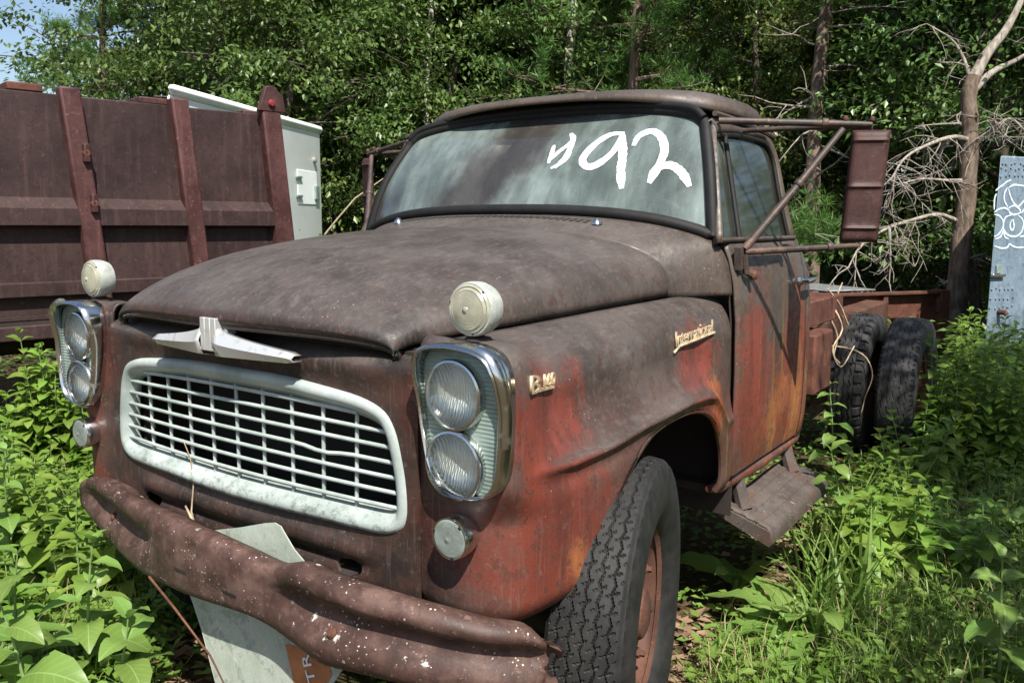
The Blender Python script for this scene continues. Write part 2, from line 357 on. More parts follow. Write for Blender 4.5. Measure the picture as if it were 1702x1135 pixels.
def leaf_mat(name, dark, light, trans=0.35, gloss=0.35, rough=0.38, scale=0.9):
    t = NT(name); info = t.n('ShaderNodeObjectInfo'); g = t.n('ShaderNodeNewGeometry')
    n = t.noise(scale, 3, 0.5, vec=g.outputs['Position']); rnd = g.outputs['Random Per Island']
    f = t.math('ADD', t.math('MULTIPLY', t.ramp(n, 0.35, 0.65), 0.5), t.math('MULTIPLY', rnd, 0.5))
    c = t.mix(f, dark, light)
    hue = t.n('ShaderNodeHueSaturation'); t.l(c, hue.inputs['Color']); t.l(t.ramp(info.outputs['Random'], 0, 1, 0.485, 0.512, clamp=False), hue.inputs['Hue']); t.l(t.ramp(info.outputs['Random'], 0, 1, 0.85, 1.12, clamp=False), hue.inputs['Value'])
    c = hue.outputs[0]
    t.done(c, rough, 0.0, gloss)
    tl = t.n('ShaderNodeBsdfTranslucent'); t.l(t.mix(0.5, c, tuple(min(1, k * 1.6) for k in light)), tl.inputs[0])
    m = t.n('ShaderNodeMixShader'); m.inputs[0].default_value = trans; t.l(t.b.outputs[0], m.inputs[1]); t.l(tl.outputs[0], m.inputs[2]); t.l(m.outputs[0], t.out.inputs[0])
    return t.m

def bark(name, a, b, scale=7, bump=0.8):
    t = NT(name); n = t.noise(1.0, 7, 0.65, vec=t.mapping((scale * 3, scale * 3, scale * 0.6))); k = t.noise(scale * 0.5, 5)
    c = t.mix(t.ramp(n, 0.3, 0.7), a, b); c = t.mix(t.math('MULTIPLY', t.ramp(k, 0.5, 0.7), 0.5), c, tuple(x * 0.5 for x in a))
    t.bump(n, bump, 0.02); return t.done(c, 0.85, 0.0, 0.2)

M = {}
M['paint'] = body_paint()
M['bumper'] = rust('rusty_bumper_steel', (0.032, 0.017, 0.013), (0.088, 0.047, 0.037), (0.125, 0.075, 0.062), 0.60, False, 0.9, 9.0)
M['rust'] = rust('brown_rust', (0.048, 0.020, 0.013), (0.10, 0.045, 0.030), (0.14, 0.055, 0.028), 0.75, False)
M['redrust'] = rust('red_rust', (0.058, 0.021, 0.014), (0.115, 0.042, 0.027), (0.16, 0.066, 0.040), 0.75, False)
M['mirror'] = rust('maroon_rust', (0.032, 0.012, 0.0105), (0.056, 0.022, 0.019), (0.085, 0.045, 0.041), 0.6, False)
M['dump'] = rust('dump_body_maroon', (0.020, 0.0105, 0.0095), (0.038, 0.019, 0.017), (0.060, 0.032, 0.029), 0.62, True, 0.0, 3.0)
M['dumprib'] = rust('dump_rib_maroon', (0.036, 0.013, 0.012), (0.075, 0.029, 0.027), (0.125, 0.055, 0.050), 0.6, True, 0.0, 4.0)
M['step'] = rust('step_steel', (0.048, 0.037, 0.031), (0.088, 0.073, 0.065), (0.09, 0.045, 0.030), 0.7, False, 0.3)
M['chrome'] = chrome('pitted_chrome'); M['chrome_clean'] = chrome('chrome', 0.12)
M['orn'] = chrome('rust_flecked_chrome', 0.8); M['orn'].node_tree.nodes['Principled BSDF'].inputs['Coat Weight'].default_value = 0.2
for l_ in list(M['orn'].node_tree.nodes['Principled BSDF'].inputs['Metallic'].links): M['orn'].node_tree.links.remove(l_)
M['orn'].node_tree.nodes['Principled BSDF'].inputs['Metallic'].default_value = 0.5
M['brass'] = simple('tarnished_badge', (0.62, 0.50, 0.33), 0.35, 0.45, 0.35, 40)
M['grille'] = grille_paint()
M['plate'] = simple('grey_green_plate', (0.20, 0.26, 0.23), 0.45, 0.2, 0.25, 9)
M['rubber'] = rubber('gasket_rubber', 0.0045); M['tyre'] = rubber('tyre_rubber', 0.011); M['tyre_old'] = rubber('dusty_tyre_rubber', 0.024)
M['black'] = simple('plain_black', (0.010, 0.009, 0.008), 0.8)  # plain black; also paints the dark inside slots, holes and engine bay
M['dark'] = simple('dark_underside', (0.022, 0.014, 0.011), 0.85)
M['arm'] = rust('mirror_arm_steel', (0.030, 0.022, 0.019), (0.066, 0.050, 0.044), (0.15, 0.08, 0.06), 0.5, False)
M['glass_w'] = dirty_glass('dusty_windshield', (0.27, 0.335, 0.315), (0.075, 0.048, 0.040), 0.80, 0.40, 0.86, zones=True)
M['glass_s'] = dirty_glass('dusty_side_glass', (0.17, 0.20, 0.145), (0.03, 0.03, 0.025), 0.8, 0.35, 0.80)
M['lens'] = lens_glass('clear_lens'); M['refl'] = reflector()
M['cream'] = simple('yellowed_lens_plastic', (0.27, 0.265, 0.20), 0.28, 0.0, 0.18, 25)
M['lampwhite'] = simple('chalked_lamp_housing', (0.31, 0.33, 0.30), 0.5, 0.0, 0.2, 30)
M['frost'] = simple('frosted_lens', (0.17, 0.20, 0.18), 0.30, 0.0, 0.2, 30)
M['whitewash'] = simple('white_window_paint', (0.62, 0.66, 0.67), 0.6, 0.0, 0.06, 60)
M['seat'] = simple('cracked_vinyl', (0.09, 0.075, 0.06), 0.7)

# ================================================================== the truck
truck = empty('old_truck'); tag(truck, 'rusty maroon vintage cab-and-chassis truck with white grille and 92 on its windshield', 'truck')

# ---- hood
HK = [  # yc, half width, seam z, crown z, exponent, bow
    (-0.600, 0.606, 1.262, 1.312, 3.2, 0.085), (-0.606, 0.610, 1.270, 1.330, 3.0, 0.085), (-0.585, 0.616, 1.282, 1.366, 2.9, 0.085),
    (-0.510, 0.632, 1.294, 1.412, 2.9, 0.080), (-0.350, 0.675, 1.306, 1.466, 2.9, 0.055), (-0.100, 0.718, 1.319, 1.518, 2.9, 0.02),
    (0.250, 0.752, 1.332, 1.561, 2.9, 0.06), (0.600, 0.790, 1.345, 1.577, 2.9, 0.25)]
HS = catmull(HK, 46)
def hood_pt(s, w):
    yc, hw, zs, zc, n, bow = s
    ph = w * math.pi / 2; X = math.copysign(abs(math.sin(ph)) ** (2 / n), w); Z = max(0.0, math.cos(ph)) ** (2 / n)
    return (hw * X, yc + bow * X * X, zs + (zc - zs) * Z)
WS = [math.copysign(abs(t) ** 0.9, t) for t in np.linspace(-1, 1, 57)]
hood = MB().grid([[hood_pt(s, w) for w in WS] for s in HS]).build('hood', M['paint'], truck, 50, solid=0.014)
# rolled lip under the leading edge
lip = [Vector(hood_pt(HS[0], w)) + Vector((0, 0.012, -0.004)) for w in WS]
MB().tube(lip, 0.011, 8).build('hood_lip', M['paint'], hood)

def seam(y):
    return interp(y, [-0.5, -0.35, -0.1, 0.25, 0.85, 0.95], [0.640, 0.676, 0.724, 0.758, 0.800, 0.806]), interp(y, [-0.5, -0.35, -0.1, 0.25, 0.85, 0.95], [1.294, 1.302, 1.315, 1.328, 1.342, 1.343])

# ---- fenders
P_LO = [(0.678, -0.505), (0.75, -0.516), (0.83, -0.514), (0.90, -0.482), (0.943, -0.415), (0.962, -0.30), (0.970, -0.1), (0.971, 0.2), (0.970, 0.45), (0.966, 0.65), (0.958, 0.80), (0.953, 0.893)]
P_HI = [(0.678, -0.505), (0.75, -0.515), (0.85, -0.518), (0.930, -0.514), (0.953, -0.485), (0.957, -0.40), (0.966, -0.1), (0.970, 0.2), (0.969, 0.45), (0.966, 0.65), (0.958, 0.80), (0.953, 0.893)]
NU = 230
C_LO, C_HI = catmull(P_LO, NU), catmull(P_HI, NU)
def ledge_z(y): return interp(y, [-0.6, -0.45, -0.24, -0.05, 0.13, 0.46, 0.60, 0.68, 0.75, 0.82], [1.025, 1.016, 1.005, 1.008, 1.024, 1.036, 1.030, 1.015, 0.975, 0.90])
def fender_rows():
    rows = []
    def wall(i, z):
        k = smooth(0.88, 1.0, z); x = lerp(C_LO[i][0], C_HI[i][0], k); y = lerp(C_LO[i][1], C_HI[i][1], k)
        j0, j1 = max(0, i - 1), min(NU - 1, i + 1); t = Vector((C_LO[j1][0] - C_LO[j0][0], C_LO[j1][1] - C_LO[j0][1])).normalized(); nrm = Vector((t.y, -t.x))
        a = 0.062 * smooth(-0.47, -0.22, y) * (1 - 0.65 * smooth(0.6, 0.85, y)) if x > 0.9 else 0.0
        zl = ledge_z(y); tt = min(1, max(0, (z - zl) / 0.15)); ins = a * (1 - (1 - tt) ** 1.9) ** 0.75
        ins += (-0.010 * math.exp(-((z - zl + 0.010) / 0.011) ** 2) + 0.007 * math.exp(-((z - zl + 0.045) / 0.022) ** 2)) * (a / 0.062)      # rolled edge of the flare
        ins += 0.03 * max(0, (0.69 - z) / 0.06) ** 2
        return Vector((x - nrm.x * ins, y - nrm.y * ins, z))
    def top(i):
        y = C_HI[i][1]; f = smooth(-0.30, -0.48, y); return lerp(1.175, 1.255, f)
    NW, NC = 84, 16
    for k in range(NW):
        rows.append([wall(i, lerp(0.632, top(i), k / (NW - 1))) for i in range(NU)])
    for k in range(1, NC + 1):
        th = k / NC * math.pi / 2; row = []
        for i in range(NU):
            w = wall(i, top(i)); f = smooth(-0.25, -0.46, w.y)
            ys = w.y if w.y > -0.38 else lerp(w.y, -0.38, 1.0)
            ys = max(w.y, -0.38); sx, sz = seam(ys)
            if w.x < 0.9: sx = max(sx, min(w.x, 0.90) * 0.55 + sx * 0.45) if w.x > sx else sx
            n = lerp(2.05, 2.9, f); cx = math.cos(th) ** (2 / n); cz = math.sin(th) ** (2 / n)
            hump = 0.026 * f * math.sin(min(1, th / (math.pi / 2)) * math.pi)
            row.append(Vector((sx + (w.x - sx) * cx, ys + (w.y - ys) * cx, w.z + (sz - w.z) * cz + hump)))
        rows.append(row)
    return rows
FR = fender_rows()
ARCH = [(-0.255, 0.50), (-0.252, 0.619), (-0.187, 0.662), (-0.128, 0.716), (-0.069, 0.789), (-0.017, 0.847), (0.048, 0.903), (0.131, 0.952), (0.245, 0.985), (0.38, 0.996), (0.52, 0.990), (0.633, 0.962), (0.715, 0.910), (0.775, 0.83), (0.803, 0.74), (0.805, 0.64), (0.805, 0.50)]
ARC = catmull(ARCH[1:-1], 50); ARC_D = catmull(ARCH, 900)
ARC_T = []
for y, z in catmull(ARCH[1:-2], 400):
    if not ARC_T or y > ARC_T[-1][0]: ARC_T.append((y, z))
for sx in (1, -1):
    m = MB().grid([[Vector((p.x * sx, p.y, p.z)) for p in r] for r in FR]); inside = [False] * len(m.v)
    for i, v in enumerate(m.v):      # open the wheel arch and draw its edge onto the arch curve
        if abs(v[0]) > 0.86 and -0.255 < v[1] < 0.805: inside[i] = v[2] < np.interp(v[1], [q[0] for q in ARC_T], [q[1] for q in ARC_T])
    gone = [q for q in m.f if any(inside[i] for i in q)]; m.f = [q for q in m.f if not any(inside[i] for i in q)]
    edge = set(i for q in gone for i in q if not inside[i]); AY = np.array(ARC_D)
    for i in edge:
        v = m.v[i]; d_ = (AY[:, 0] - v[1]) ** 2 + (AY[:, 1] - v[2]) ** 2; k = int(d_.argmin())
        if d_[k] < 0.0009: m.v[i] = (v[0], AY[k, 0], AY[k, 1])
    f = m.build('fender', M['paint'], truck, 55, solid=0.010, offset=-1)
    # turned lip round the wheel opening
    bv = BVHTree.FromPolygons([tuple((p.x, p.y, p.z)) for r in FR for p in r], [(i * NU + j, i * NU + j + 1, (i + 1) * NU + j + 1, (i + 1) * NU + j) for i in range(len(FR) - 1) for j in range(NU - 1)])
    path = []
    for y, z in ARC:
        hit = bv.ray_cast(Vector((2, y, z)), Vector((-1, 0, 0)))
        if hit[0] is not None: path.append((hit[0].x * sx - 0.012 * sx, y, z))
    MB().tube(path, 0.012, 8).build('arch_lip', M['paint'], f)
    iw = MB()  # dark inner fender plates, added to block light through the wheel well
    iw.grid([[(0.60 * sx, y, z) for y in (-0.46, 0.0, 0.5, 0.97)] for z in (0.45, 0.9, 1.28)])
    iw.grid([[(x * sx, 0.96, z) for x in (0.55, 0.93)] for z in (0.50, 1.3)]); iw.grid([[(x * sx, -0.455, z) for x in (0.55, 0.88)] for z in (0.66, 1.28)])
    iw.build('inner_fender', M['dark'], f, None, solid=0.006)

# ---- nose panel round the grille
def nose_y(x, z):
    y = -0.507 - 0.018 * (1 - (x / 0.68) ** 2)
    y -= 0.014 * math.exp(-((z - 0.745) / 0.028) ** 2) * smooth(0.56, 0.45, abs(x))
    y += 0.012 * math.exp(-((z - 0.70) / 0.02) ** 2) * smooth(0.56, 0.45, abs(x))
    y -= 0.012 * math.exp(-((z - 1.225) / 0.03) ** 2) * smooth(0.66, 0.50, abs(x))
    return y + 0.10 * smooth(1.235, 1.285, z) ** 1.5 + 0.05 * smooth(0.66, 0.60, z)
zz = list(np.linspace(0.60, 1.285, 56))
nose = MB().grid([[(x, nose_y(x, z), z) for x in np.linspace(-0.681, 0.681, 60)] for z in zz]).build('front_panel', M['paint'], truck, 50, solid=0.008, offset=1)
bake(nose)
GO = [(0.0, 1.181), (0.20, 1.180), (0.38, 1.168), (0.50, 1.155), (0.575, 1.130), (0.612, 1.085), (0.632, 1.020), (0.646, 0.945), (0.648, 0.870), (0.628, 0.828), (0.575, 0.806), (0.48, 0.803), (0.36, 0.803), (0.20, 0.800), (0.0, 0.797)]
half = catmull(GO, 49); GOUT = half + [(-x, z) for x, z in half[-2:0:-1]]
def g_inset(d):
    n = len(GOUT); out = []
    for i in range(n):
        a, b = Vector(GOUT[(i - 1) % n]), Vector(GOUT[(i + 1) % n]); t = (b - a).normalized(); out.append((GOUT[i][0] - t.y * -d * -1, GOUT[i][1] + t.x * -d * -1))
    cx, cz = 0.0, 0.985
    # inward means toward the centre
    if abs(out[0][1] - cz) > abs(GOUT[0][1] - cz): out = [(2 * g[0] - o[0], 2 * g[1] - o[1]) for g, o in zip(GOUT, out)]
    return out
hole = MB().prism([(x, -0.70, z) for x, z in g_inset(0.035)], (0, 0.5, 0)).build('cutter', None)
cutters = [hole]
for hx, hz in ((0.44, 0.688), (-0.47, 0.69)):
    cutters.append(MB().prism([(hx + 0.045 * math.cos(a), -0.70, hz + 0.026 * math.sin(a)) for a in np.linspace(0, 2 * math.pi, 20, endpoint=False)], (0, 0.5, 0)).build('cutter', None))
cut(nose, cutters, 50)
# engine bay darkness: a plain black box in the radiator's place paints it
rad = MB().box((-0.62, -0.30, 0.55), (0.62, -0.24, 1.24)).build('dark_radiator_box', M['black'], truck, None)
MB().box((-0.66, -0.48, 1.262), (0.66, -0.30, 1.275)).build('latch_panel', M['dark'], truck, None)

# ---- grille: frame and bars, each bar its own piece
grille = empty('grille'); grille.parent = truck
def gy(x): return -0.54 + 0.083 * x * x
def frame_rows():
    prof = [(0.0, 0.030), (-0.001, 0.004), (0.004, -0.012), (0.016, -0.019), (0.030, -0.015), (0.042, -0.002), (0.056, 0.012), (0.062, 0.030)]
    rows = []
    for d, dy in prof:
        rows.append([(x, gy(x) + dy, z) for x, z in (g_inset(d) if d > 0 else GOUT)])
    return rows
MB().grid(frame_rows(), close_u=True).build('grille_frame', M['grille'], grille, 60, solid=0.003)
GIN = g_inset(0.05)
def span_z(x):
    zs = []
    for i in range(len(GIN)):
        a, b = GIN[i], GIN[(i + 1) % len(GIN)]
        if (a[0] - x) * (b[0] - x) <= 0 and a[0] != b[0]: zs.append(a[1] + (b[1] - a[1]) * (x - a[0]) / (b[0] - a[0]))
    return (min(zs), max(zs)) if len(zs) > 1 else None
def span_x(z):
    xs = []
    for i in range(len(GIN)):
        a, b = GIN[i], GIN[(i + 1) % len(GIN)]
        if (a[1] - z) * (b[1] - z) <= 0 and a[1] != b[1]: xs.append(a[0] + (b[0] - a[0]) * (z - a[1]) / (b[1] - a[1]))
    return (min(xs), max(xs)) if len(xs) > 1 else None
for i in range(9):
    x = (i - 4) * 0.1155; s_ = span_z(x)
    MB().tube([(x * (1 + 0.02 * t), gy(x) + 0.012, lerp(s_[0] - 0.008, s_[1] + 0.008, t)) for t in np.linspace(0, 1, 8)], 0.0055, 8).build('upright_bar', M['grille'], grille)
for i in range(7):
    z = 0.878 + i * 0.0385; s_ = span_x(min(z, 1.112))
    kink = 0.010 if i == 3 else 0.0
    MB().tube([(lerp(s_[0] - 0.01, s_[1] + 0.01, t), gy(lerp(s_[0], s_[1], t)) + 0.004, z + 0.012 * (1 - (2 * t - 1) ** 2) * (i / 6) - kink * math.exp(-((t - 0.80) / 0.05) ** 2)) for t in np.linspace(0, 1, 28)], 0.0058, 8).build('cross_bar', M['grille'], grille)

# ---- hood ornament
orn = MB()
def wing(sg):
    rows = []
    for t in np.linspace(0, 1, 14):
        x = sg * lerp(0.03, 0.315, t); h = lerp(0.062, 0.021, t ** 0.6) * (1 if t < 0.93 else 0.6); zc = lerp(1.258, 1.238, t ** 0.5); y = lerp(-0.612, -0.582, t); dpt = lerp(0.050, 0.028, t)
        rows.append([(x, y + dpt, zc + h * 0.6), (x, y + 0.004, zc + h * 0.75), (x, y - 0.012 * (1 - t * 0.4), zc + h * 0.1), (x, y, zc - h * 0.55), (x, y + dpt, zc - h * 0.7)])
    return rows
for sg in (1, -1): orn.grid(wing(sg))
orn_o = orn.build('hood_ornament', M['orn'], truck, 35, solid=0.002)
em = MB()
em.prism([(-0.052, -0.590, 1.238), (0.052, -0.590, 1.238), (0.066, -0.590, 1.262), (0.036, -0.590, 1.334), (-0.032, -0.590, 1.334), (-0.066, -0.590, 1.262)], (0, 0.03, 0)).build('emblem_shield', M['orn'], orn_o, 20, bevel=0.004)
for k, x in enumerate((-0.020, 0.004, 0.028)):
    MB().box((x - 0.0105, -0.616, 1.236), (x + 0.0105, -0.589, 1.328)).build('emblem_bar', M['orn'], orn_o, 20, bevel=0.002)
for k in range(9):
    z = 1.248 + k * 0.007; x0 = -0.058 + 0.026 * max(0, (z - 1.262)) / 0.06
    MB().box((x0, -0.608, z), (-0.032, -0.589, z + 0.0035)).build('emblem_rib', M['orn'], orn_o, 20)

# ---- headlights
def egg(cx, sg, k=1.0):
    base = [(0.715, 1.276), (0.738, 1.307), (0.795, 1.320), (0.870, 1.318), (0.927, 1.302), (0.953, 1.262), (0.960, 1.190), (0.958, 1.100), (0.950, 1.030), (0.928, 0.985), (0.882, 0.964), (0.825, 0.962), (0.778, 0.982), (0.745, 1.028), (0.726, 1.100), (0.714, 1.180), (0.710, 1.236)]
    pts = catmull(base + [base[0]], 69)[:-1]; c = (0.836, 1.142)
    return [(sg * (c[0] + (x - c[0]) * k), c[1] + (z - c[1]) * k) for x, z in pts]
def eggin(sg, d):
    pts = egg(0, 1); n = len(pts); out = []
    for i in range(n):
        a, b = Vector(pts[(i - 1) % n]), Vector(pts[(i + 1) % n]); t = (b - a).normalized(); p = Vector(pts[i]) + Vector((t.y, -t.x)) * d
        out.append((sg * p.x, p.y))
    return out
def brow(z): return 0.022 * smooth(1.16, 1.30, z)
HL = [(0.822, 1.202), (0.822, 1.038)]
for sg in (1, -1):
    bz = empty('headlight_pod'); bz.parent = truck
    prof = [(-0.002, 0.050), (-0.003, 0.030), (-0.002, 0.012), (0.001, -0.002), (0.006, -0.006), (0.010, -0.003), (0.011, 0.006), (0.013, 0.022)]
    rows = [[(x, -0.553 + dy - brow(z) * (1 - smooth(0.0, 0.05, dy)), z) for x, z in eggin(sg, d)] for d, dy in prof]
    MB().grid(rows, close_u=True).build('bezel', M['chrome'], bz, 60, solid=0.002)
    # fluted backing plate
    pl = MB(); inn = egg(0, sg, 0.94); cc = (sg * 0.836, 1.142)
    zs = np.linspace(0.972, 1.312, 70)
    def plate_x(z):
        xs = []
        for i in range(len(inn)):
            a, b = inn[i], inn[(i + 1) % len(inn)]
            if (a[1] - z) * (b[1] - z) <= 0 and a[1] != b[1]: xs.append(a[0] + (b[0] - a[0]) * (z - a[1]) / (b[1] - a[1]))
        return (min(xs), max(xs)) if len(xs) > 1 else (cc[0] - 0.02, cc[0] + 0.02)
    pl.grid([[(lerp(*plate_x(z), t), -0.537 - 0.0012 * (k % 2), z) for t in np.linspace(0, 1, 40)] for k, z in enumerate(zs)])
    pl.f = [q for q in pl.f if all(math.hypot(sum(pl.v[i][0] for i in q) / 4 - sg * hx, sum(pl.v[i][2] for i in q) / 4 - hz) > 0.079 for hx, hz in HL)]
    pl.build('backing_plate', M['plate'], bz, 15)
    for hx, hz in HL:
        Mx = rot_to((0, -1, 0), (sg * hx, -0.540, hz))
        lamp = MB().lathe([(0.0835, -0.004), (0.084, 0.010), (0.081, 0.017), (0.076, 0.019), (0.0735, 0.012), (0.0735, 0.002)], 48, Mx).build('lamp_ring', M['chrome'], bz, 40)
        MB().lathe([(0.0735, 0.012), (0.066, 0.002), (0.054, -0.006), (0.036, -0.013), (0.016, -0.0165), (0.0005, -0.017)], 48, Mx).build('reflector_bowl', M['refl'], bz, 60)
        MB().lathe([(0.0735, 0.013), (0.062, 0.022), (0.045, 0.029), (0.024, 0.033), (0.0005, 0.0345)], 48, Mx).build('headlight_lens', M['lens'], bz, 60)
    # worn eyebrow strip on the bezel's outer edge
    ed = [p for p in eggin(sg, -0.0045) if sg * p[0] > 0.90 and p[1] > 1.09]
    ed.sort(key=lambda p: p[1])
    MB().tube([(x, -0.538 - brow(z), z) for x, z in ed], 0.010, 8, flat=1.9).build('bezel_trim', M['chrome_clean'], bz)

def drum_lamp(name, c, r, depth, body, lens_mat, rings, parent, stem=None):
    o = empty(name); o.parent = parent; Mx = rot_to((0, -1, 0), c)
    MB().lathe([(0.0, -depth), (r * 0.62, -depth * 0.98), (r * 0.88, -depth * 0.80), (r * 0.98, -depth * 0.5), (r, -depth * 0.2), (r * 0.99, 0.0), (r * 0.95, 0.006), (r * 0.9, 0.006)], 40, Mx).build('housing', body, o, 35)
    dm = 0.018 if stem else 0.008; prof = [(r * 0.93, 0.004)]
    for k in range(rings):
        a = 1 - (k + 1) / (rings + 1); prof += [(r * (a + 0.06) * 0.92, 0.0059 + dm * (1 - a * a)), (r * a * 0.92, 0.0048 + dm * (1 - a * a))]
    prof += [(r * 0.10, 0.007 + dm), (0.0004, 0.008 + dm)]
    MB().lathe(prof, 40, Mx).build('lens', lens_mat, o, 60)
    for a in (0.8, 2.9, 4.9):
        p = Vector(c) + Vector((math.cos(a) * r * 0.86, -0.004, math.sin(a) * r * 0.86)); MB().lathe([(0.0045, -0.002), (0.0045, 0.004), (0.0, 0.005)], 8, rot_to((0, -1, 0), p)).build('screw', M['black'], o)
    if stem: MB().lathe([(0.034, 0), (0.030, 0.006), (0.014, 0.010), (0.012, stem)], 20, Matrix.Translation(Vector((c[0], c[1] + depth * 0.45, c[2] - r - stem + 0.012)))).build('stem', M['dark'], o, 40)
    return o
for sg in (1, -1):
    drum_lamp('turn_signal', (sg * 0.822, -0.485, 1.393), 0.064, 0.062, M['lampwhite'], M['cream'], 6, truck, 0.022)
    drum_lamp('parking_lamp', (sg * 0.820, -0.560, 0.866), 0.052, 0.060, M['chrome_clean'], M['frost'], 4, truck)

# ---- cowl and windshield
CB = [(0, 0.760, 1.624), (0.25, 0.765, 1.621), (0.48, 0.780, 1.609), (0.66, 0.808, 1.587), (0.80, 0.848, 1.553), (0.868, 0.872, 1.520), (0.900, 0.890, 1.47), (0.918, 0.896, 1.40), (0.925, 0.897, 1.338)]
cbr = catmull(CB, 40)
rows = []
for k, t in enumerate(np.linspace(0, 1, 12)):
    row = []
    for i in range(40):
        w = (i / 39) ** 0.9; a = Vector(hood_pt(HS[-3], w)) + Vector((0, 0, -0.006)); b = Vector(cbr[i]); p = a.lerp(b, t); p.z += 0.010 * math.sin(math.pi * t) * (1 - w); row.append(p)
    rows.append([Vector((-p.x, p.y, p.z)) for p in row[:0:-1]] + row)
cowl = MB().grid(rows).build('cowl', M['paint'], truck, 50, solid=0.008)
bvc = BVHTree.FromPolygons([tuple(p) for r in rows for p in r], [(i * 79 + j, i * 79 + j + 1, (i + 1) * 79 + j + 1, (i + 1) * 79 + j) for i in range(11) for j in range(78)])
for i in range(32):       # slotted vent below the windshield, each slot's inner dark painted as a black bar on the cowl
    x = -0.44 + i * 0.88 / 31; y = 0.682 + 0.05 * x * x; h = bvc.ray_cast(Vector((x, y, 2.0)), Vector((0, 0, -1)))
    n = h[1] if h[1].z > 0 else -h[1]; MB().box((-0.0078, -0.021, -0.004), (0.0078, 0.021, 0.0018), Matrix.Translation(h[0]) @ n.to_track_quat('Z', 'Y').to_matrix().to_4x4() @ Matrix.Rotation(R(-28), 4, 'Z')).build('vent_slot', M['black'], cowl, None)
for sg in (1, -1):
    Mx = Matrix.Translation((sg * 0.487, 0.682, 1.586))
    MB().lathe([(0.021, 0), (0.019, 0.008), (0.012, 0.016), (0.007, 0.022), (0.0, 0.023)], 18, Mx).build('wiper_post', M['chrome'], cowl, 40)
WT = [(0, 1.120, 2.052), (0.25, 1.118, 2.048), (0.45, 1.108, 2.036), (0.60, 1.090, 2.018), (0.69, 1.070, 1.995), (0.735, 1.055, 1.960)]
WB = [(0, 0.780, 1.640), (0.25, 0.784, 1.637), (0.48, 0.798, 1.624), (0.66, 0.826, 1.600), (0.79, 0.860, 1.568), (0.852, 0.880, 1.542)]
wt, wb = catmull(WT, 30), catmull(WB, 30)
def ws_pt(i, t):
    a, b = Vector(wb[i]), Vector(wt[i]); p = a.lerp(b, t); k = i / 29
    out = Vector((0.55 * k ** 3, -1, 0.55)).normalized(); return p + out * 0.030 * math.sin(math.pi * t)
rows = []
for t in np.linspace(0, 1, 18):
    row = [ws_pt(i, t) for i in range(30)]; rows.append([Vector((-p.x, p.y, p.z)) for p in row[:0:-1]] + row)
ws = MB().grid(rows).build('windshield', M['glass_w'], truck, 60)
WSROWS = rows
per = rows[0] + [r[-1] for r in rows[1:-1]] + rows[-1][::-1] + [r[0] for r in rows[-2:0:-1]]
def offs(path, d):
    c = Vector((0, 0.95, 1.8)); return [p + Vector((0, -0.8, 0.5)).normalized() * d for p in path]
gk = MB(); g = offs(per, 0.004) + [offs(per, 0.004)[0]]
gk.tube(g, 0.023, 8, cap=False).build('gasket', M['rubber'], ws, 60)
top = [p for p in offs(rows[-1], 0.012)]
MB().tube([p + Vector((0, -0.006, 0.016)) for p in top], 0.015, 8).build('gasket_bead', M['rubber'], ws, 60)
for k, (i, j) in enumerate(((0, 21), (0, 45), (-1, 23), (-1, 36))):   # clips showing where the bead has gaps
    p = rows[i][j]; MB().box((-0.007, -0.016, -0.012), (0.007, 0.004, 0.012), Matrix.Translation(p)).build('gasket_clip', M['redrust'], ws, None)
bws = BVHTree.FromPolygons([tuple(p) for r in rows for p in r], [(i * 59 + j, i * 59 + j + 1, (i + 1) * 59 + j + 1, (i + 1) * 59 + j) for i in range(17) for j in range(58)])
def on_glass(u, v):
    h = bws.ray_cast(CAM, ray_dir(u, v).normalized()); return (h[0], h[1]) if h[0] is not None else (None, None)
def ribbon(path_px, width, name, mat, parent, project, off=0.0025, n=40, wob=0.12):
    pts = catmull(path_px, n); P = []; N = []
    for u, v in pts:
        p, nn = project(u, v)
        if p is None: continue
        if nn.dot(CAM - p) < 0: nn = -nn
        P.append(p + nn * off); N.append(nn)
    rows = [[], []]; hgt = [[], []]
    for i in range(len(P)):
        t = (P[min(i + 1, len(P) - 1)] - P[max(i - 1, 0)]).normalized(); s_ = t.cross(N[i]).normalized()
        w = width * 0.5 * (1 + random.uniform(-wob, wob)) * min(1, 0.55 + 2.5 * min(i, len(P) - 1 - i) / len(P))
        rows[0].append(P[i] - s_ * w); rows[1].append(P[i] + s_ * w)
    mid = [a.lerp(b, 0.5) + n_ * 0.0012 for a, b, n_ in zip(rows[0], rows[1], N)]
    return MB().grid([rows[0], mid, rows[1]]).build(name, mat, parent, 60)
def c4(pts): return [(580 + x * 0.3878, 130 + y * 0.3878) for x, y in pts]
for pts, w in (([(880, 290), (870, 325), (856, 368)], 0.020), ([(952, 240), (962, 262), (950, 300), (925, 345), (882, 388)], 0.024), ([(858, 358), (900, 318), (940, 288), (966, 262)], 0.020), ([(866, 388), (900, 372), (930, 350), (952, 318)], 0.019),
               ([(1180, 240), (1120, 245), (1050, 290), (1004, 345), (1012, 376), (1045, 380), (1095, 352), (1140, 308), (1168, 252)], 0.032), ([(1172, 238), (1174, 330), (1166, 400), (1169, 476)], 0.034),
               ([(1220, 292), (1245, 250), (1300, 230), (1340, 256), (1353, 310), (1336, 362), (1310, 412), (1286, 452)], 0.032), ([(1288, 446), (1308, 402), (1340, 380), (1382, 376), (1420, 400), (1445, 435), (1460, 466)], 0.032)):
    ribbon(c4(pts), w, 'painted_stroke', M['whitewash'], ws, on_glass)

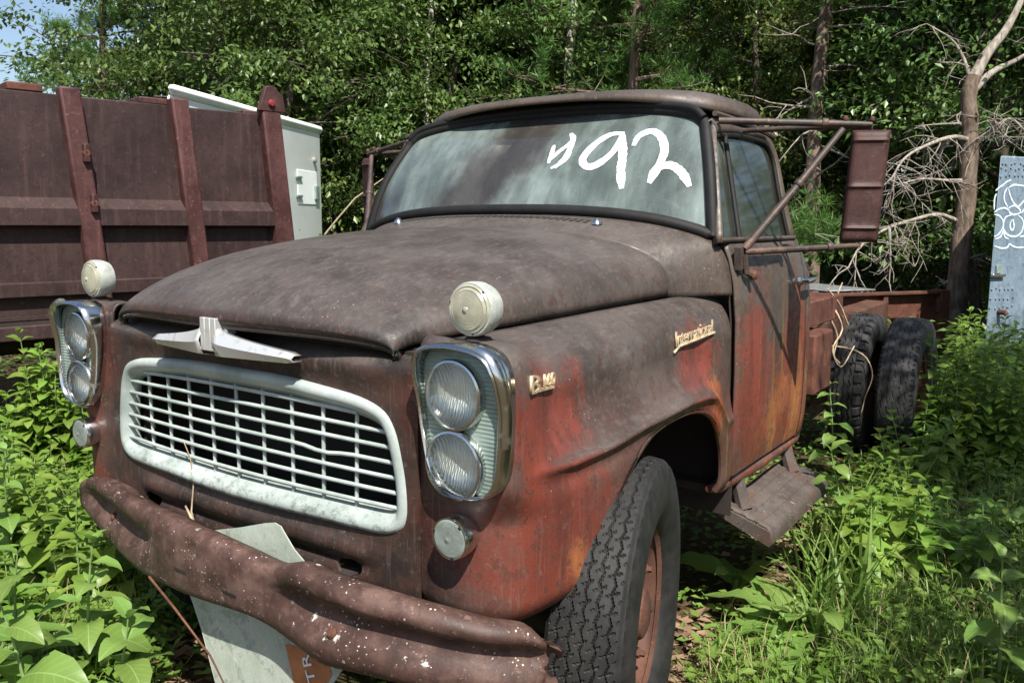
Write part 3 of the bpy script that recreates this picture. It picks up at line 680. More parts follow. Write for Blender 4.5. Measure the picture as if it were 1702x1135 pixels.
# ---- cab
def cab_x(z): return interp(z, [0.60, 0.64, 0.70, 0.85, 1.05, 1.25, 1.38, 1.47, 1.53], [0.885, 0.930, 0.948, 0.955, 0.955, 0.949, 0.935, 0.912, 0.885])
cabz = [0.61, 0.64, 0.68, 0.75, 0.85, 0.95, 1.05, 1.15, 1.25, 1.32, 1.38, 1.43, 1.47, 1.50, 1.53]
def cab_plan(z, sg, y0, inset=0.0):
    x = cab_x(z) - inset; k = 1 - 0.62 * smooth(1.34, 1.55, z)
    Y = lambda y: y0 + (y - y0) * k
    return [(sg * x, y0, z), (sg * x, Y(1.757), z), (sg * x, Y(1.78), z), (sg * (x - 0.006), Y(1.82), z), (sg * (x - 0.028), Y(1.868), z), (sg * (x - 0.065), Y(1.902), z), (sg * (x - 0.12), Y(1.922), z), (sg * (x - 0.3), Y(1.936), z), (0, Y(1.944), z)]
for sg in (1, -1):
    cs = MB().grid([cab_plan(z, sg, 1.735 if sg > 0 else 1.735) for z in cabz]).build('cab_side', M['paint'], truck, 50, solid=0.008)
    MB().grid([[(sg * (cab_x(z) - 0.03), y, z) for y in (0.90, 1.3, 1.76)] for z in cabz]).build('door_jamb', M['dark'], cs, None)
    # sill below the door
    MB().tube([(sg * 0.885, 0.84, 0.628), (sg * 0.900, 0.90, 0.626), (sg * 0.912, 1.3, 0.624), (sg * 0.905, 1.80, 0.624)], [0.012, 0.026, 0.028, 0.026], 10).build('rocker_sill', M['paint'], cs)
# back wall of the cab and its window
bw = MB()
def by(z): return interp(z, [1.50, 1.55, 1.65, 2.03], [1.835, 1.812, 1.800, 1.752])
def bx(z): return 0.885 - 0.28 * (z - 1.53)
for sg in (1, -1): bw.grid([[(sg * x_, by(z) - d_, z) for x_, d_ in ((bx(z) - 0.004, 0.055), (bx(z) - 0.02, 0.02), (bx(z) - 0.06, 0.0), (0.50, 0.0))] for z in (1.50, 1.55, 1.62, 1.75, 1.92, 2.03)])
for z0, z1 in ((1.50, 1.62), (1.92, 2.05)): bw.grid([[(x, by(z), z) for x in (-0.50, 0.50)] for z in (z0, z1)])
back = bw.build('cab_back', M['paint'], truck, 40, solid=0.01)
MB().grid([[(x, by(z) - 0.004, z) for x in (-0.50, 0.50)] for z in (1.62, 1.92)]).build('rear_window', M['glass_s'], truck, None)
MB().box((-0.72, 1.60, 0.95), (0.72, 1.74, 1.52)).build('seat_back', M['seat'], truck, 30, bevel=0.04)
MB().box((-0.80, 0.86, 1.30), (0.80, 1.00, 1.53)).build('dashboard', M['dark'], truck, 30, bevel=0.02)
sw = MB(); ctr = Vector((0.42, 1.18, 1.52)); ax = Vector((0, 0.85, -0.55)).normalized(); e1 = Vector((1, 0, 0)); e2 = ax.cross(e1)
sw.tube([ctr + (e1 * math.cos(a) + e2 * math.sin(a)) * 0.20 for a in np.linspace(0, 2 * math.pi, 33)], 0.011, 8, cap=False); sw.tube([ctr - e1 * 0.2, ctr, ctr + e1 * 0.2], 0.009, 8); sw.tube([ctr, ctr - ax * -0.35], 0.02, 8)
sw.build('steering_wheel', M['black'], truck)
MB().box((-0.90, 0.88, 0.60), (0.90, 1.92, 0.63)).build('cab_floor', M['dark'], truck, None)
# roof: a crowned shell with a brow
def roof_pt(a, k):
    """a: angle round the plan, k: 0 rim .. 1 crown."""
    ca, sa = math.cos(a), math.sin(a); n = 3.6
    r_ = (abs(ca) ** n + abs(sa) ** n) ** (-1 / n)
    fx, fy = 0.772, 0.368
    x = r_ * ca * fx; y = r_ * sa * fy
    y += (-0.028 * (1 - (x / fx) ** 2)) if sa < 0 else 0
    return x, y
rim = [(0.0, 0.992, 0.004), (0.12, 1.004, 0.016), (0.25, 1.003, 0.036), (0.42, 0.985, 0.060), (0.58, 0.945, 0.082), (0.72, 0.87, 0.101), (0.84, 0.74, 0.116), (0.92, 0.55, 0.126), (0.97, 0.30, 0.131), (1.0, 0.0, 0.132)]
rows = []
for k, s_, dz in rim:
    row = []
    for a in np.linspace(0, 2 * math.pi, 96, endpoint=False):
        x, y = roof_pt(a, k); edge = 2.000 + 0.082 * (1 - abs(x / 0.772) ** 2.6) * (1 - 0.35 * smooth(-0.1, 0.36, y)) - 0.03 * smooth(0.15, 0.36, y)
        crown = 2.138 - 0.012 * smooth(0.0, 0.4, y * s_)
        row.append((x * s_, 1.418 + y * s_, lerp(edge, crown, dz / 0.132)))
    rows.append(row)
roof = MB().grid(rows, close_u=True).build('roof', M['paint'], truck, 60, solid=0.010)
MB().tube([(sg_x, 1.05 + t * 0.68, 1.998 - 0.03 * t * t) for t in np.linspace(0, 1, 8) for sg_x in (0.772,)], 0.011, 8).build('drip_rail', M['paint'], roof)
MB().tube([(-0.772, 1.05 + t * 0.68, 1.998 - 0.03 * t * t) for t in np.linspace(0, 1, 8)], 0.011, 8).build('drip_rail', M['paint'], roof)

# ---- doors
def slant(y, z, sg, off=0.0): return Vector((sg * (0.889 - 0.28 * (z - 1.53) + off), y, z))
for sg in (1, -1):
    d = empty('door'); d.parent = truck
    ys = list(np.linspace(0.905, 1.728, 26)); rows = []
    for z in [0.658, 0.664] + cabz[3:]:
        rows.append([(sg * (cab_x(z) + (0.004 if z > 0.66 else -0.01) - 0.012 * smooth(0.93, 0.905, y) * (z > 0)), y - (0.0), z) for y in ys])
    MB().grid(rows).build('door_skin', M['paint'], d, 50, solid=0.010)
    outer = [(0.838, 1.528), (0.90, 1.66), (0.97, 1.82), (1.030, 1.955), (1.06, 1.982), (1.30, 1.990), (1.55, 1.988), (1.66, 1.975), (1.722, 1.935), (1.742, 1.86), (1.728, 1.70), (1.728, 1.528)]
    inner = [(0.884, 1.528), (0.935, 1.66), (0.990, 1.80), (1.035, 1.895), (1.07, 1.918), (1.30, 1.938), (1.55, 1.940), (1.63, 1.930), (1.672, 1.895), (1.684, 1.84), (1.660, 1.70), (1.655, 1.528)]
    oo = [(0.838, 1.528)] + catmull(outer, 45)[1:-1] + [(1.728, 1.528)]; ii = [(0.884, 1.528)] + catmull(inner, 45)[1:-1] + [(1.655, 1.528)]
    MB().grid([[slant(y, z, sg) for y, z in oo], [slant(lerp(a[0], b[0], .5), lerp(a[1], b[1], .5), sg, 0.010) for a, b in zip(oo, ii)], [slant(y, z, sg, -0.004) for y, z in ii]]).build('window_frame', M['paint'], d, 50, solid=0.030, offset=-1)
    MB().tube([slant(y, z, sg, -0.006) for y, z in ii], 0.009, 8).build('window_seal', M['rubber'], d)
    MB().poly([slant(y, z, sg, -0.016) for y, z in ii]).build('window_glass', M['glass_s'], d, None)
    MB().tube([slant(1.058, 1.528, sg, -0.004), slant(1.155, 1.93, sg, -0.004)], 0.010, 8).build('vent_divider', M['rubber'], d)
    MB().tube([slant(0.85, 1.534, sg, 0.004), slant(1.3, 1.534, sg, 0.006), slant(1.71, 1.534, sg, 0.002)], 0.009, 8).build('belt_strip', M['paint'], d)
    h = MB(); h.tube([(sg * 0.945, 1.62, 1.352), (sg * 0.985, 1.61, 1.353), (sg * 0.990, 1.67, 1.360), (sg * 0.986, 1.745, 1.368)], [0.012, 0.013, 0.013, 0.008], 10); h.lathe([(0.022, 0), (0.02, 0.012), (0.010, 0.020)], 16, rot_to((sg, 0, 0), (sg * 0.946, 1.62, 1.352)))
    h.build('door_handle', M['chrome_clean'], d, 40)
# A-pillars
for sg in (1, -1):
    lo = [ws_pt(29, t) for t in np.linspace(0, 1, 10)]
    rows = []
    for k, p in enumerate(lo):
        t = k / 9; q = Vector((p.x * sg, p.y, p.z)); o_ = slant(lerp(0.862, 1.062, t) + 0.002, lerp(1.535, 1.975, t), sg, -0.004)
        mid = q.lerp(o_, 0.5) + Vector((sg * 0.012, -0.010, 0)); rows.append([q + Vector((-sg * 0.006, -0.004, 0)), mid, o_])
    MB().grid(rows).build('windshield_post', M['paint'], truck, 50, solid=0.01)

# ---- side mirrors on braced arms
def mirror(sg):
    mo = empty('side_mirror'); mo.parent = truck; mi = (lambda p: Vector((p[0] * sg, p[1], p[2])))
    c = Vector((1.262, 1.29, 1.728)); wv = Vector((0.90, 0.43, 0)).normalized(); nv = Vector((wv.y, -wv.x, 0)); tilt = Vector((0.010, 0.005, 0))
    rows = []
    ridge = [0.165, 0.0, -0.150]
    def dep(z, u):
        e = 0.020 * (1 - abs(u) ** 6) ** 0.5 * (1 - min(1, abs(z) / 0.2025) ** 24) ** 0.5
        return e + sum(0.008 * math.exp(-((z - r_) / 0.006) ** 2) for r_ in ridge) * (1 - abs(u) ** 8)
    us = np.linspace(-1, 1, 15); vsr = sorted(list(np.linspace(-0.202, 0.202, 34)) + [r_ + e for r_ in ridge for e in (-0.008, -0.004, 0, 0.004, 0.008)])
    for z in vsr: rows.append([mi(c + wv * (u * 0.067) + nv * dep(z, u) + Vector((0, 0, z)) - tilt * (-z / 0.2)) for u in us])
    MB().grid(rows).build('mirror_back', M['mirror'], mo, 50, solid=0.004, offset=-1)
    fb = [mi(c + wv * (u * 0.065) - nv * 0.004 + Vector((0, 0, z)) + tilt * (z / 0.2)) for u, z in ((-1, -0.2), (1, -0.2), (1, 0.2), (-1, 0.2))]
    MB().poly(fb).build('mirror_glass', M['chrome_clean'], mo, None)
    top = mi(c + Vector((0, 0, 0.222)) + tilt); bot = mi(c + Vector((0, 0, -0.214)) - tilt); k1 = mi(c + Vector((-0.075, -0.055, 0.205)))
    a = mi(Vector((0.782, 1.065, 1.972))); b = mi(Vector((0.785, 1.32, 1.958))); e = mi(Vector((0.945, 0.945, 1.492))); e2 = mi(Vector((0.925, 1.30, 1.500)))
    MB().tube([a, a.lerp(top, 0.72), top], [0.013, 0.013, 0.010], 10).build('upper_arm', M['arm'], mo)
    MB().tube([b, b.lerp(top, 0.8), top + Vector((0, 0.01, -0.012))], [0.010, 0.011, 0.010], 10).build('upper_arm', M['arm'], mo)
    MB().tube([e, e.lerp(bot, 0.6), bot], [0.013, 0.012, 0.010], 10).build('lower_arm', M['arm'], mo)
    MB().tube([e + Vector((0, 0, 0.01)), e.lerp(k1, 0.5), k1], [0.015, 0.014, 0.011], 10).build('diagonal_brace', M['arm'], mo)
    for p, q, t in ((a, top, 0.70), (e, k1, 0.55), (e, bot, 0.74)):
        MB().lathe([(0.016, -0.011), (0.0185, -0.008), (0.0185, 0.008), (0.016, 0.011)], 14, rot_to(q - p, p.lerp(q, t)), cap=True).build('clamp_collar', M['arm'], mo)
    for p in (top + Vector((0, 0, 0.012)), a.lerp(top, 0.83) + Vector((0, 0, 0.012)), bot - Vector((0, 0, 0.008))):
        MB().lathe([(0.009, 0), (0.011, 0.006), (0.007, 0.016), (0.0, 0.018)], 10, Matrix.Translation(p)).build('bolt', M['rust'], mo)
    br = MB(); br.box((-0.012, -0.035, -0.05), (0.012, 0.035, 0.03), Matrix.Translation(e + Vector((-0.012 * sg, 0, -0.01))) @ Matrix.Rotation(R(8), 4, 'X'))
    br.tube([e + Vector((0, 0, -0.01)), e + Vector((0.005 * sg, 0.015, -0.075)), e + Vector((0.012 * sg, 0.055, -0.085))], 0.013, 8); br.build('mounting_bracket', M['arm'], mo)
    MB().lathe([(0.018, 0), (0.018, 0.018), (0.009, 0.024), (0, 0.024)], 12, rot_to((sg, -0.3, 0), e + Vector((0.008 * sg, 0.06, -0.085)))).build('bolt', M['rust'], mo)
    MB().box((-0.01, -0.02, -0.012), (0.012, 0.02, 0.012), Matrix.Translation(e2 + Vector((0.03 * sg, 0.1, 0)))).build('arm_clip', M['arm'], mo, None)
    return mo
mirror(1); mirror(-1)

# ---- badges
def put_text(me, name, origin, right, upv, mat, parent):
    n = Vector(right).normalized().cross(Vector(upv).normalized()); r_ = Vector(right).normalized(); u_ = n.cross(r_)
    me.transform(Matrix(((r_.x, u_.x, n.x, origin[0]), (r_.y, u_.y, n.y, origin[1]), (r_.z, u_.z, n.z, origin[2]), (0, 0, 0, 1))))
    o = bpy.data.objects.new(name, me); COL.objects.link(o); me.materials.clear(); me.materials.append(mat); o.parent = parent; return o
bvf = BVHTree.FromPolygons([tuple(p) for r in FR for p in r], [(i * NU + j, i * NU + j + 1, (i + 1) * NU + j + 1, (i + 1) * NU + j) for i in range(len(FR) - 1) for j in range(NU - 1)])
def on_fender(u, v):
    h = bvf.ray_cast(CAM, ray_dir(u, v).normalized()); n = h[1]
    return h[0], (n if n.dot(CAM - h[0]) > 0 else -n)
em = empty('script_emblem'); em.parent = truck
p0, n0 = on_fender(1120, 583); p1, n1 = on_fender(1186, 558); rv = (p1 - p0); L = rv.length; nn = (n0 + n1).normalized(); rv.normalize(); uv = nn.cross(rv).normalized()
me = text_mesh('International', 0.088, 0.0022, 0.25, 0.92); xs = [v.co.x for v in me.vertices]; k = (L * 0.96) / (max(xs) - min(xs)); me.transform(Matrix.Diagonal((k, 0.78, 1, 1)))
put_text(me, 'script_letters', p0 + nn * 0.006 + uv * 0.012, rv, uv, M['brass'], em)
MB().tube([p0 + nn * 0.004 + uv * -0.006 - rv * 0.01, p0 + nn * 0.005 + uv * 0.009 + rv * 0.03, p0.lerp(p1, .5) + nn * 0.005 + uv * 0.010, p1 + nn * 0.005 + uv * 0.012], 0.0045, 8).build('script_underline', M['brass'], em)
bd = empty('model_badge'); bd.parent = truck
p0, n0 = on_fender(876, 656); p1, n1 = on_fender(916, 645); rv = p1 - p0; L = rv.length; nn = (n0 + n1).normalized(); rv.normalize(); uv = nn.cross(rv).normalized()
me = text_mesh('B', 0.062, 0.003); xs = [v.co.x for v in me.vertices]; me.transform(Matrix.Diagonal((L * 0.34 / (max(xs) - min(xs)), 1, 1, 1))); put_text(me, 'badge_letter', p0 + nn * 0.006, rv, uv, M['brass'], bd)
me = text_mesh('160', 0.044, 0.003, 0.0, 1.0); xs = [v.co.x for v in me.vertices]; me.transform(Matrix.Diagonal((L * 0.46 / (max(xs) - min(xs)), 1, 1, 1))); put_text(me, 'badge_number', p0 + nn * 0.006 + rv * L * 0.52 + uv * 0.010, rv, uv, M['brass'], bd)
o4 = Matrix(((rv.x, uv.x, nn.x, p0.x), (rv.y, uv.y, nn.y, p0.y), (rv.z, uv.z, nn.z, p0.z), (0, 0, 0, 1)))
MB().box((L * 0.34, 0.001, 0.001), (L * 1.0, 0.008, 0.009), o4).build('badge_bar', M['brass'], bd, None)

# ---- bumper: bent channel
BS = [  # pixel of the top edge, pixel of the bottom edge, y
    ((913, 1082), (899, 1112), -0.475), ((904, 1060), (893, 1128), -0.505), ((879, 1045), (868, 1150), -0.545), ((799, 1035), (790, 1148), -0.625), ((699, 1010), (695, 1138), -0.680), ((629, 990), (622, 1121), -0.710), ((579, 975), (575, 1110), -0.722), ((524, 955), (522, 1096), -0.722), ((488, 938), (482, 1068), -0.708), ((445, 940), (440, 1036), -0.690), ((400, 920), (396, 1014), -0.692), ((335, 890), (330, 992), -0.692), ((300, 874), (296, 980), -0.688), ((265, 855), (258, 963), -0.672), ((225, 838), (224, 945), -0.632), ((176, 801), (186, 902), -0.555), ((150, 791), (158, 866), -0.510), ((132, 803), (136, 836), -0.478)]
bt = [tuple(on_y(u, v, y)) for (u, v), _, y in BS]; bb = [tuple(on_y(u, v, y + 0.012)) for _, (u, v), y in BS]
bt, bb = catmull(bt, 90), catmull(bb, 90); rows = [[] for _ in range(15)]
for i in range(90):
    a, b = Vector(bt[i]), Vector(bb[i]); j0, j1 = max(0, i - 1), min(89, i + 1); t = Vector(bt[j1]) - Vector(bt[j0]); t.z = 0; t.normalize(); n = Vector((-t.y, t.x, 0)); n = n if n.y < 0 else -n
    h = a.z - b.z; dn = Vector((0, 0, -1)); bk = min(1, min(i, 89 - i) / 8)
    bul = 0.016 * bk * (0.4 + 0.6 * abs(math.sin(i * 0.11)))
    dent = 0.003 * math.sin(i * 0.37 + 1.1) * math.sin(i * 0.13) * bk; dz_ = 0.002 * math.sin(i * 0.53) * bk
    ui = interp(i, np.linspace(0, 89, len(BS)), [q[0][0] for q in BS]); rec = max(smooth(425, 500, ui), smooth(262, 215, ui)) * bk; fl = (1 - rec) * bk
    prof = [(-0.066, 0.014), (-0.044, 0.004), (-0.020, 0.0), (-0.006 + 0.004 * rec, 0.005), (0.004 + 0.006 * rec, 0.018), (0.006 + 0.006 * rec + dent, 0.17 * h), (0.006 - 0.004 * rec + dent, 0.27 * h), (0.008 * fl - 0.026 * rec + dent, 0.38 * h + dz_), (0.010 * fl - 0.028 * rec + dent, 0.48 * h + dz_), (0.008 * fl - 0.012 * rec + dent, 0.60 * h), (0.006 + 0.002 * rec, 0.72 * h), (0.004 + 0.004 * rec, 0.86 * h), (0.0, 0.95 * h), (-0.010, 1.0 * h), (-0.048, 1.0 * h - 0.003)]
    for r_, (o_, d_) in zip(rows, prof): r_.append(a + n * o_ * (0.35 + 0.65 * bk) + dn * min(d_, h))
bumper = MB().grid(rows).build('bumper', M['bumper'], truck, 60, solid=0.006)
bvb = BVHTree.FromPolygons([tuple(p) for r in rows for p in r], [(i * 90 + j, i * 90 + j + 1, (i + 1) * 90 + j + 1, (i + 1) * 90 + j) for i in range(14) for j in range(89)])
def on_bumper(u, v):
    h = bvb.ray_cast(CAM, ray_dir(u, v).normalized()); return h[0], (h[1] if h[1].dot(CAM - h[0]) > 0 else -h[1])
for u, v in ((553, 1052), (190, 858)):
    p, n = on_bumper(u, v); MB().lathe([(0.014, -0.01), (0.014, 0.004), (0.010, 0.010), (0.0, 0.012)], 10, rot_to(n, p)).build('bumper_bolt', M['rust'], bumper, 30)
for u, v, w in ((300, 948, 0.030), (381, 986, 0.028)):
    p, n = on_bumper(u, v); p2_, _ = on_bumper(u + 8, v + 3.5); t_ = (p2_ - p).normalized(); up_ = n.cross(t_)
    MB().box((-w, -0.0045, -0.004), (w, 0.0045, 0.0015), Matrix(((t_.x, up_.x, n.x, p.x), (t_.y, up_.y, n.y, p.y), (t_.z, up_.z, n.z, p.z), (0, 0, 0, 1)))).build('bumper_slot', M['black'], bumper, None)
for x in (-0.42, 0.42): MB().box((x - 0.035, -0.585, 0.60), (x + 0.035, -0.30, 0.67)).build('bumper_bracket', M['dark'], bumper, None)

# ---- step
st = empty('running_board_step'); st.parent = truck
def stp(x, y): return Vector((x, y, lerp(0.525, 0.462, (x - 0.87) / 0.20)))
rows = []
for k, (x, dz) in enumerate(((0.868, -0.02), (0.872, 0.0), (0.905, 0.0), (0.908, 0.006), (0.925, 0.006), (0.928, 0), (0.955, 0), (0.958, 0.006), (0.975, 0.006), (0.978, 0), (1.005, 0), (1.008, 0.006), (1.025, 0.006), (1.028, 0), (1.055, 0.002), (1.068, -0.006), (1.074, -0.020), (1.074, -0.062), (1.066, -0.07))):
    rows.append([stp(min(x, 1.07), y) + Vector((x - min(x, 1.07), 0, dz + 0.004 * math.sin(y * 9))) for y in np.linspace(1.005, 1.80, 24)])
MB().grid(rows).build('tread_plate', M['step'], st, 45, solid=0.006)
for y in (1.005, 1.80): MB().poly([stp(0.87, y) + Vector((0, 0, -0.003)), stp(1.07, y) + Vector((0, 0, -0.006)), stp(1.07, y) + Vector((0.002, 0, -0.064)), stp(0.87, y) + Vector((0, 0, -0.045))]).build('end_plate', M['step'], st, None, solid=0.01)
for y in (1.08, 1.68): MB().tube([(0.90, y + 0.02, 0.625), (0.915, y + 0.01, 0.57), (0.945, y, 0.497)], [0.026, 0.028, 0.034], 8).build('step_bracket', M['step'], st)

# ---- wheels
def tread(pattern, Rr, w, na=720, nw=72):
    """displaced tread band: rows across, columns round; returns vertices in wheel space (axis X)."""
    rows = []
    us = np.linspace(-1, 1, nw)
    for u in us:
        row = []
        for k in range(na):
            a = 2 * math.pi * k / na
            crown = Rr - 0.012 * abs(u) ** 2.2 - 0.010 * smooth(0.86, 1.0, abs(u))
            d = 0.0
            if pattern == 'highway':
                zig = 0.042 * (2 * abs((a * 60 / (2 * math.pi)) % 1 - 0.5) - 0.5) * 2
                for g in (-0.66, -0.33, 0.0, 0.33, 0.66):
                    if abs(u - g - zig * (1 if g in (-0.33, 0.33) else -1)) < 0.026: d = 0.0085
                ph = ((a * 60 / (2 * math.pi)) + 0.5 * math.floor((u + 1.17) / 0.33) + 0.9 * u) % 1
                if ph < 0.09 and abs(u) < 0.86: d = max(d, 0.005)
            elif pattern == 'lug':
                zig = 0.05 * math.sin(a * 40)
                for g in (-0.34, 0.0, 0.34):
                    if abs(u - g - zig) < 0.05: d = 0.010
                if abs(u) > 0.55:
                    if ((a * 40 / (2 * math.pi)) % 1) < 0.30: d = 0.016
                    elif abs(abs(u) - 0.57) < 0.045 : d = 0.010
            else:
                ph = (a * 44 / (2 * math.pi)); 
                for g in (-0.66, -0.33, 0.0, 0.33, 0.66):
                    tt = (ph + (0.5 if g in (-0.33, 0.33) else 0)) % 1
                    if abs(u - g - 0.09 * (2 * abs(tt - 0.5) - 0.5)) < 0.026 and tt > 0.25: d = 0.005
                if abs(u) > 0.86 and (ph * 2 % 1) < 0.3: d = 0.010
            row.append((u * w * 0.5, (crown - d) * math.cos(a), (crown - d) * math.sin(a)))
        rows.append(row)
    return rows
def wheel(name, c, Rr, w, tw, pattern, rim_mat, outward, steer=0.0, tyre_mat='tyre', squash=0.0, outer=True):
    o = empty(name, c, steer); o.parent = truck
    t = MB(); rows = tread(pattern, Rr, tw); na = len(rows[0])
    def ring(x, r_): return [(x, r_ * math.cos(2 * math.pi * k / na), r_ * math.sin(2 * math.pi * k / na)) for k in range(na)]
    def sipe(x, r_, dep): return [(x - math.copysign(dep, x) * ((k * 92 // na) % 2), r_ * math.cos(2 * math.pi * k / na), r_ * math.sin(2 * math.pi * k / na)) for k in range(na)]
    side = lambda s_: [sipe(s_ * (tw * 0.5 + 0.004), Rr - 0.030, 0.003), ring(s_ * (tw * 0.5 + 0.009), Rr - 0.048), ring(s_ * (w * 0.5 - 0.004), Rr - 0.085), ring(s_ * (w * 0.5), Rr - 0.12), ring(s_ * (w * 0.5 - 0.006), Rr - 0.155), ring(s_ * (w * 0.5 - 0.024), Rr - 0.195), ring(s_ * (w * 0.5 - 0.040), Rr - 0.215), ring(s_ * (w * 0.5 - 0.060), Rr - 0.225)]
    t.grid(side(-1)[::-1] + rows + side(1), close_u=True)
    ty = t.build('tyre', M[tyre_mat], o, 35)
    rr = Rr - 0.215; e = w * 0.5; sgn = 1 if outward > 0 else -1; Q = Matrix.Rotation(R(90) * sgn, 4, 'Y')
    MB().lathe([(rr + 0.004, -e + 0.05), (rr - 0.02, -e + 0.06), (rr - 0.03, 0), (rr - 0.026, e - 0.075), (rr - 0.012, e - 0.06), (rr + 0.010, e - 0.048), (rr + 0.016, e - 0.036), (rr + 0.002, e - 0.040), (rr - 0.016, e - 0.055)], 56, Q).build('rim', M[rim_mat], o, 40)
    if outer:
        off = e - 0.10
        MB().lathe([(rr - 0.022, off - 0.05), (rr - 0.05, off - 0.01), (rr * 0.62, off + 0.02), (rr * 0.50, off + 0.016), (rr * 0.46, off - 0.03)], 48, Q).build('wheel_disc', M[rim_mat], o, 40)
        MB().lathe([(rr * 0.48, off - 0.04), (rr * 0.44, off + 0.03), (0.085, off + 0.030), (0.070, off + 0.055), (0.045, off + 0.065), (0.0, off + 0.067)], 32, Q).build('hub', M[rim_mat], o, 35)
        for k in range(6):
            a = k * math.pi / 3 + 0.2; p = Q @ Vector((rr * 0.56 * math.cos(a), rr * 0.56 * math.sin(a), off + 0.014)); MB().lathe([(0.017, 0), (0.017, 0.02), (0.010, 0.026), (0.010, 0.038), (0, 0.04)], 6, rot_to((sgn, 0, 0), p)).build('lug_nut', M['rust'], o, 25)
        for k in range(5):
            a = k * 2 * math.pi / 5 + 0.5; p = Q @ Vector((rr * 0.80 * math.cos(a), rr * 0.80 * math.sin(a), off + 0.0)); MB().lathe([(0.034, 0.0), (0.034, 0.004), (0.0, 0.005)], 14, rot_to((sgn, 0, 0), p)).build('hand_hole', M['black'], o, 25)
    return o
wheel('front_wheel', (0.890, 0.165, 0.425), 0.475, 0.240, 0.205, 'highway', 'rust', 1, R(15))
wheel('front_wheel', (-0.890, 0.165, 0.425), 0.475, 0.240, 0.205, 'highway', 'rust', -1, R(15))
for sg in (1, -1):
    wheel('rear_wheel', (sg * 0.965, 4.20, 0.482), 0.485, 0.245, 0.215, 'worn', 'redrust', sg, 0, 'tyre_old')
    wheel('rear_wheel', (sg * 0.655, 4.20, 0.488), 0.490, 0.250, 0.215, 'lug', 'redrust', sg, 0, 'tyre_old', outer=False)

# ---- chassis, rear axle, boxes behind the cab
ch = empty('chassis'); ch.parent = truck
for sx in (0.42, -0.42):
    MB().box((sx - 0.035, -0.28, 0.62), (sx + 0.035, 5.6, 0.80)).build('frame_rail', M['rust'], ch, 30, bevel=0.008)
for y in (0.2, 2.2, 3.3, 5.5): MB().box((-0.385, y - 0.04, 0.64), (0.385, y + 0.04, 0.78)).build('cross_member', M['rust'], ch, None)
MB().tube([(-0.8, 0.02, 0.42), (-0.55, 0.02, 0.40), (0.55, 0.02, 0.40), (0.8, 0.02, 0.42)], 0.05, 10).build('front_axle', M['dark'], ch)
ra = MB().tube([(-0.9, 4.2, 0.485), (-0.2, 4.2, 0.485), (0.0, 4.2, 0.485), (0.2, 4.2, 0.485), (0.9, 4.2, 0.485)], [0.06, 0.075, 0.19, 0.075, 0.06], 16); ra.build('rear_axle', M['rust'], ch)
for sx in (0.42, -0.42): MB().tube([(sx, 3.6, 0.60), (sx, 4.2, 0.53), (sx, 4.8, 0.60)], 0.03, 8).build('leaf_spring', M['rust'], ch)
MB().box((-0.30, -0.15, 0.62), (0.30, 0.75, 1.20)).build('engine_block', M['dark'], ch, 30, bevel=0.03)
tb = MB().box((0.50, 2.02, 0.78), (0.925, 2.32, 1.075)).build('fuel_box', M['redrust'], ch, 30, bevel=0.012)
tl_ = MB().box((0.42, 2.03, 1.09), (0.86, 2.75, 1.22)).build('wooden_sill_beam', M['redrust'], ch, 30, bevel=0.008)
MB().box((0.42, 2.5, 0.82), (0.60, 5.3, 0.98)).build('wooden_sill_beam', M['rust'], ch, 30, bevel=0.008)
MB().box((-0.60, 2.5, 0.82), (-0.42, 5.3, 0.98)).build('wooden_sill_beam', M['rust'], ch, 30, bevel=0.008)

# ================================================================== the neighbours
# ---- steel dump body at the left
DA = Vector((-3.60, 0.50, 0)); DD = Vector((0.36, 1.75, 0)).normalized(); DN = Vector((DD.y, -DD.x, 0))   # along the side, outward normal
def dmp(s, out, z): return DA + DD * s + DN * out + Vector((0, 0, z))
dump = empty('dump_body', (0, 0, 0)); tag(dump, 'maroon steel dump truck body with upright ribs behind the old truck', 'dump truck')
def slab(s0, s1, o0, o1, z0, z1, name, mat, shear=0.0, bevel=0.008):
    pts = []
    for z in (z0, z1):
        sh = -shear * (z - 1.1)
        for s_, o_ in ((s0, o0), (s1, o0), (s1, o1), (s0, o1)): pts.append(dmp(s_ + sh, o_, z))
    m = MB(); m.v = [tuple(p) for p in pts]; m.f = [(0, 1, 2, 3), (7, 6, 5, 4), (0, 4, 5, 1), (1, 5, 6, 2), (2, 6, 7, 3), (3, 7, 4, 0)]
    return m.build(name, mat, dump, 30, bevel=bevel)
S_END = 1.86; posts = [(-1.12, 0.12), (0.49, 0.125), (1.19, 0.12), (1.87, 0.15)]
for k in range(len(posts) - 1):
    a, b = posts[k][0], posts[k + 1][0]
    slab(a, b, -0.03, 0.0, 0.98, 2.385, 'side_panel', M['dump'], 0.09)
    # folded horizontal stiffener: sloped top, upright face
    pr = [(0.0, 1.735), (0.075, 1.665), (0.075, 1.560), (0.0, 1.540)]; a5, b5 = a + 0.05, b - 0.05
    m = MB().prism([dmp(a5 - 0.09 * (z - 1.1), o_, z) for o_, z in pr], DD * (b5 - a5)); m.build('stiffener', M['dump'], dump, None)
    slab(a, b, 0.0, 0.055, 1.105, 1.20, 'bottom_rail', M['dump'], 0.09)
for s_, w in posts: slab(s_ - w / 2, s_ + w / 2, -0.02, 0.085, 1.02, 2.43, 'upright_rib', M['dumprib'], 0.09, 0.014)
slab(-1.3, 1.86, -0.06, -0.005, 0.86, 0.985, 'long_sill', M['dark']); slab(-1.3, 1.84, -0.02, 0.03, 0.83, 0.925, 'lower_sill', M['dump'])
slab(1.70, 1.90, -2.1, -0.03, 2.30, 2.41, 'tail_rail', M['dumprib'], 0.09); slab(1.86, 1.92, -2.1, -0.03, 0.95, 2.36, 'tail_panel', M['dump'], 0.09); slab(-2.2, 1.8, -2.1, -2.06, 0.95, 2.36, 'far_side', M['dump'], 0.09)
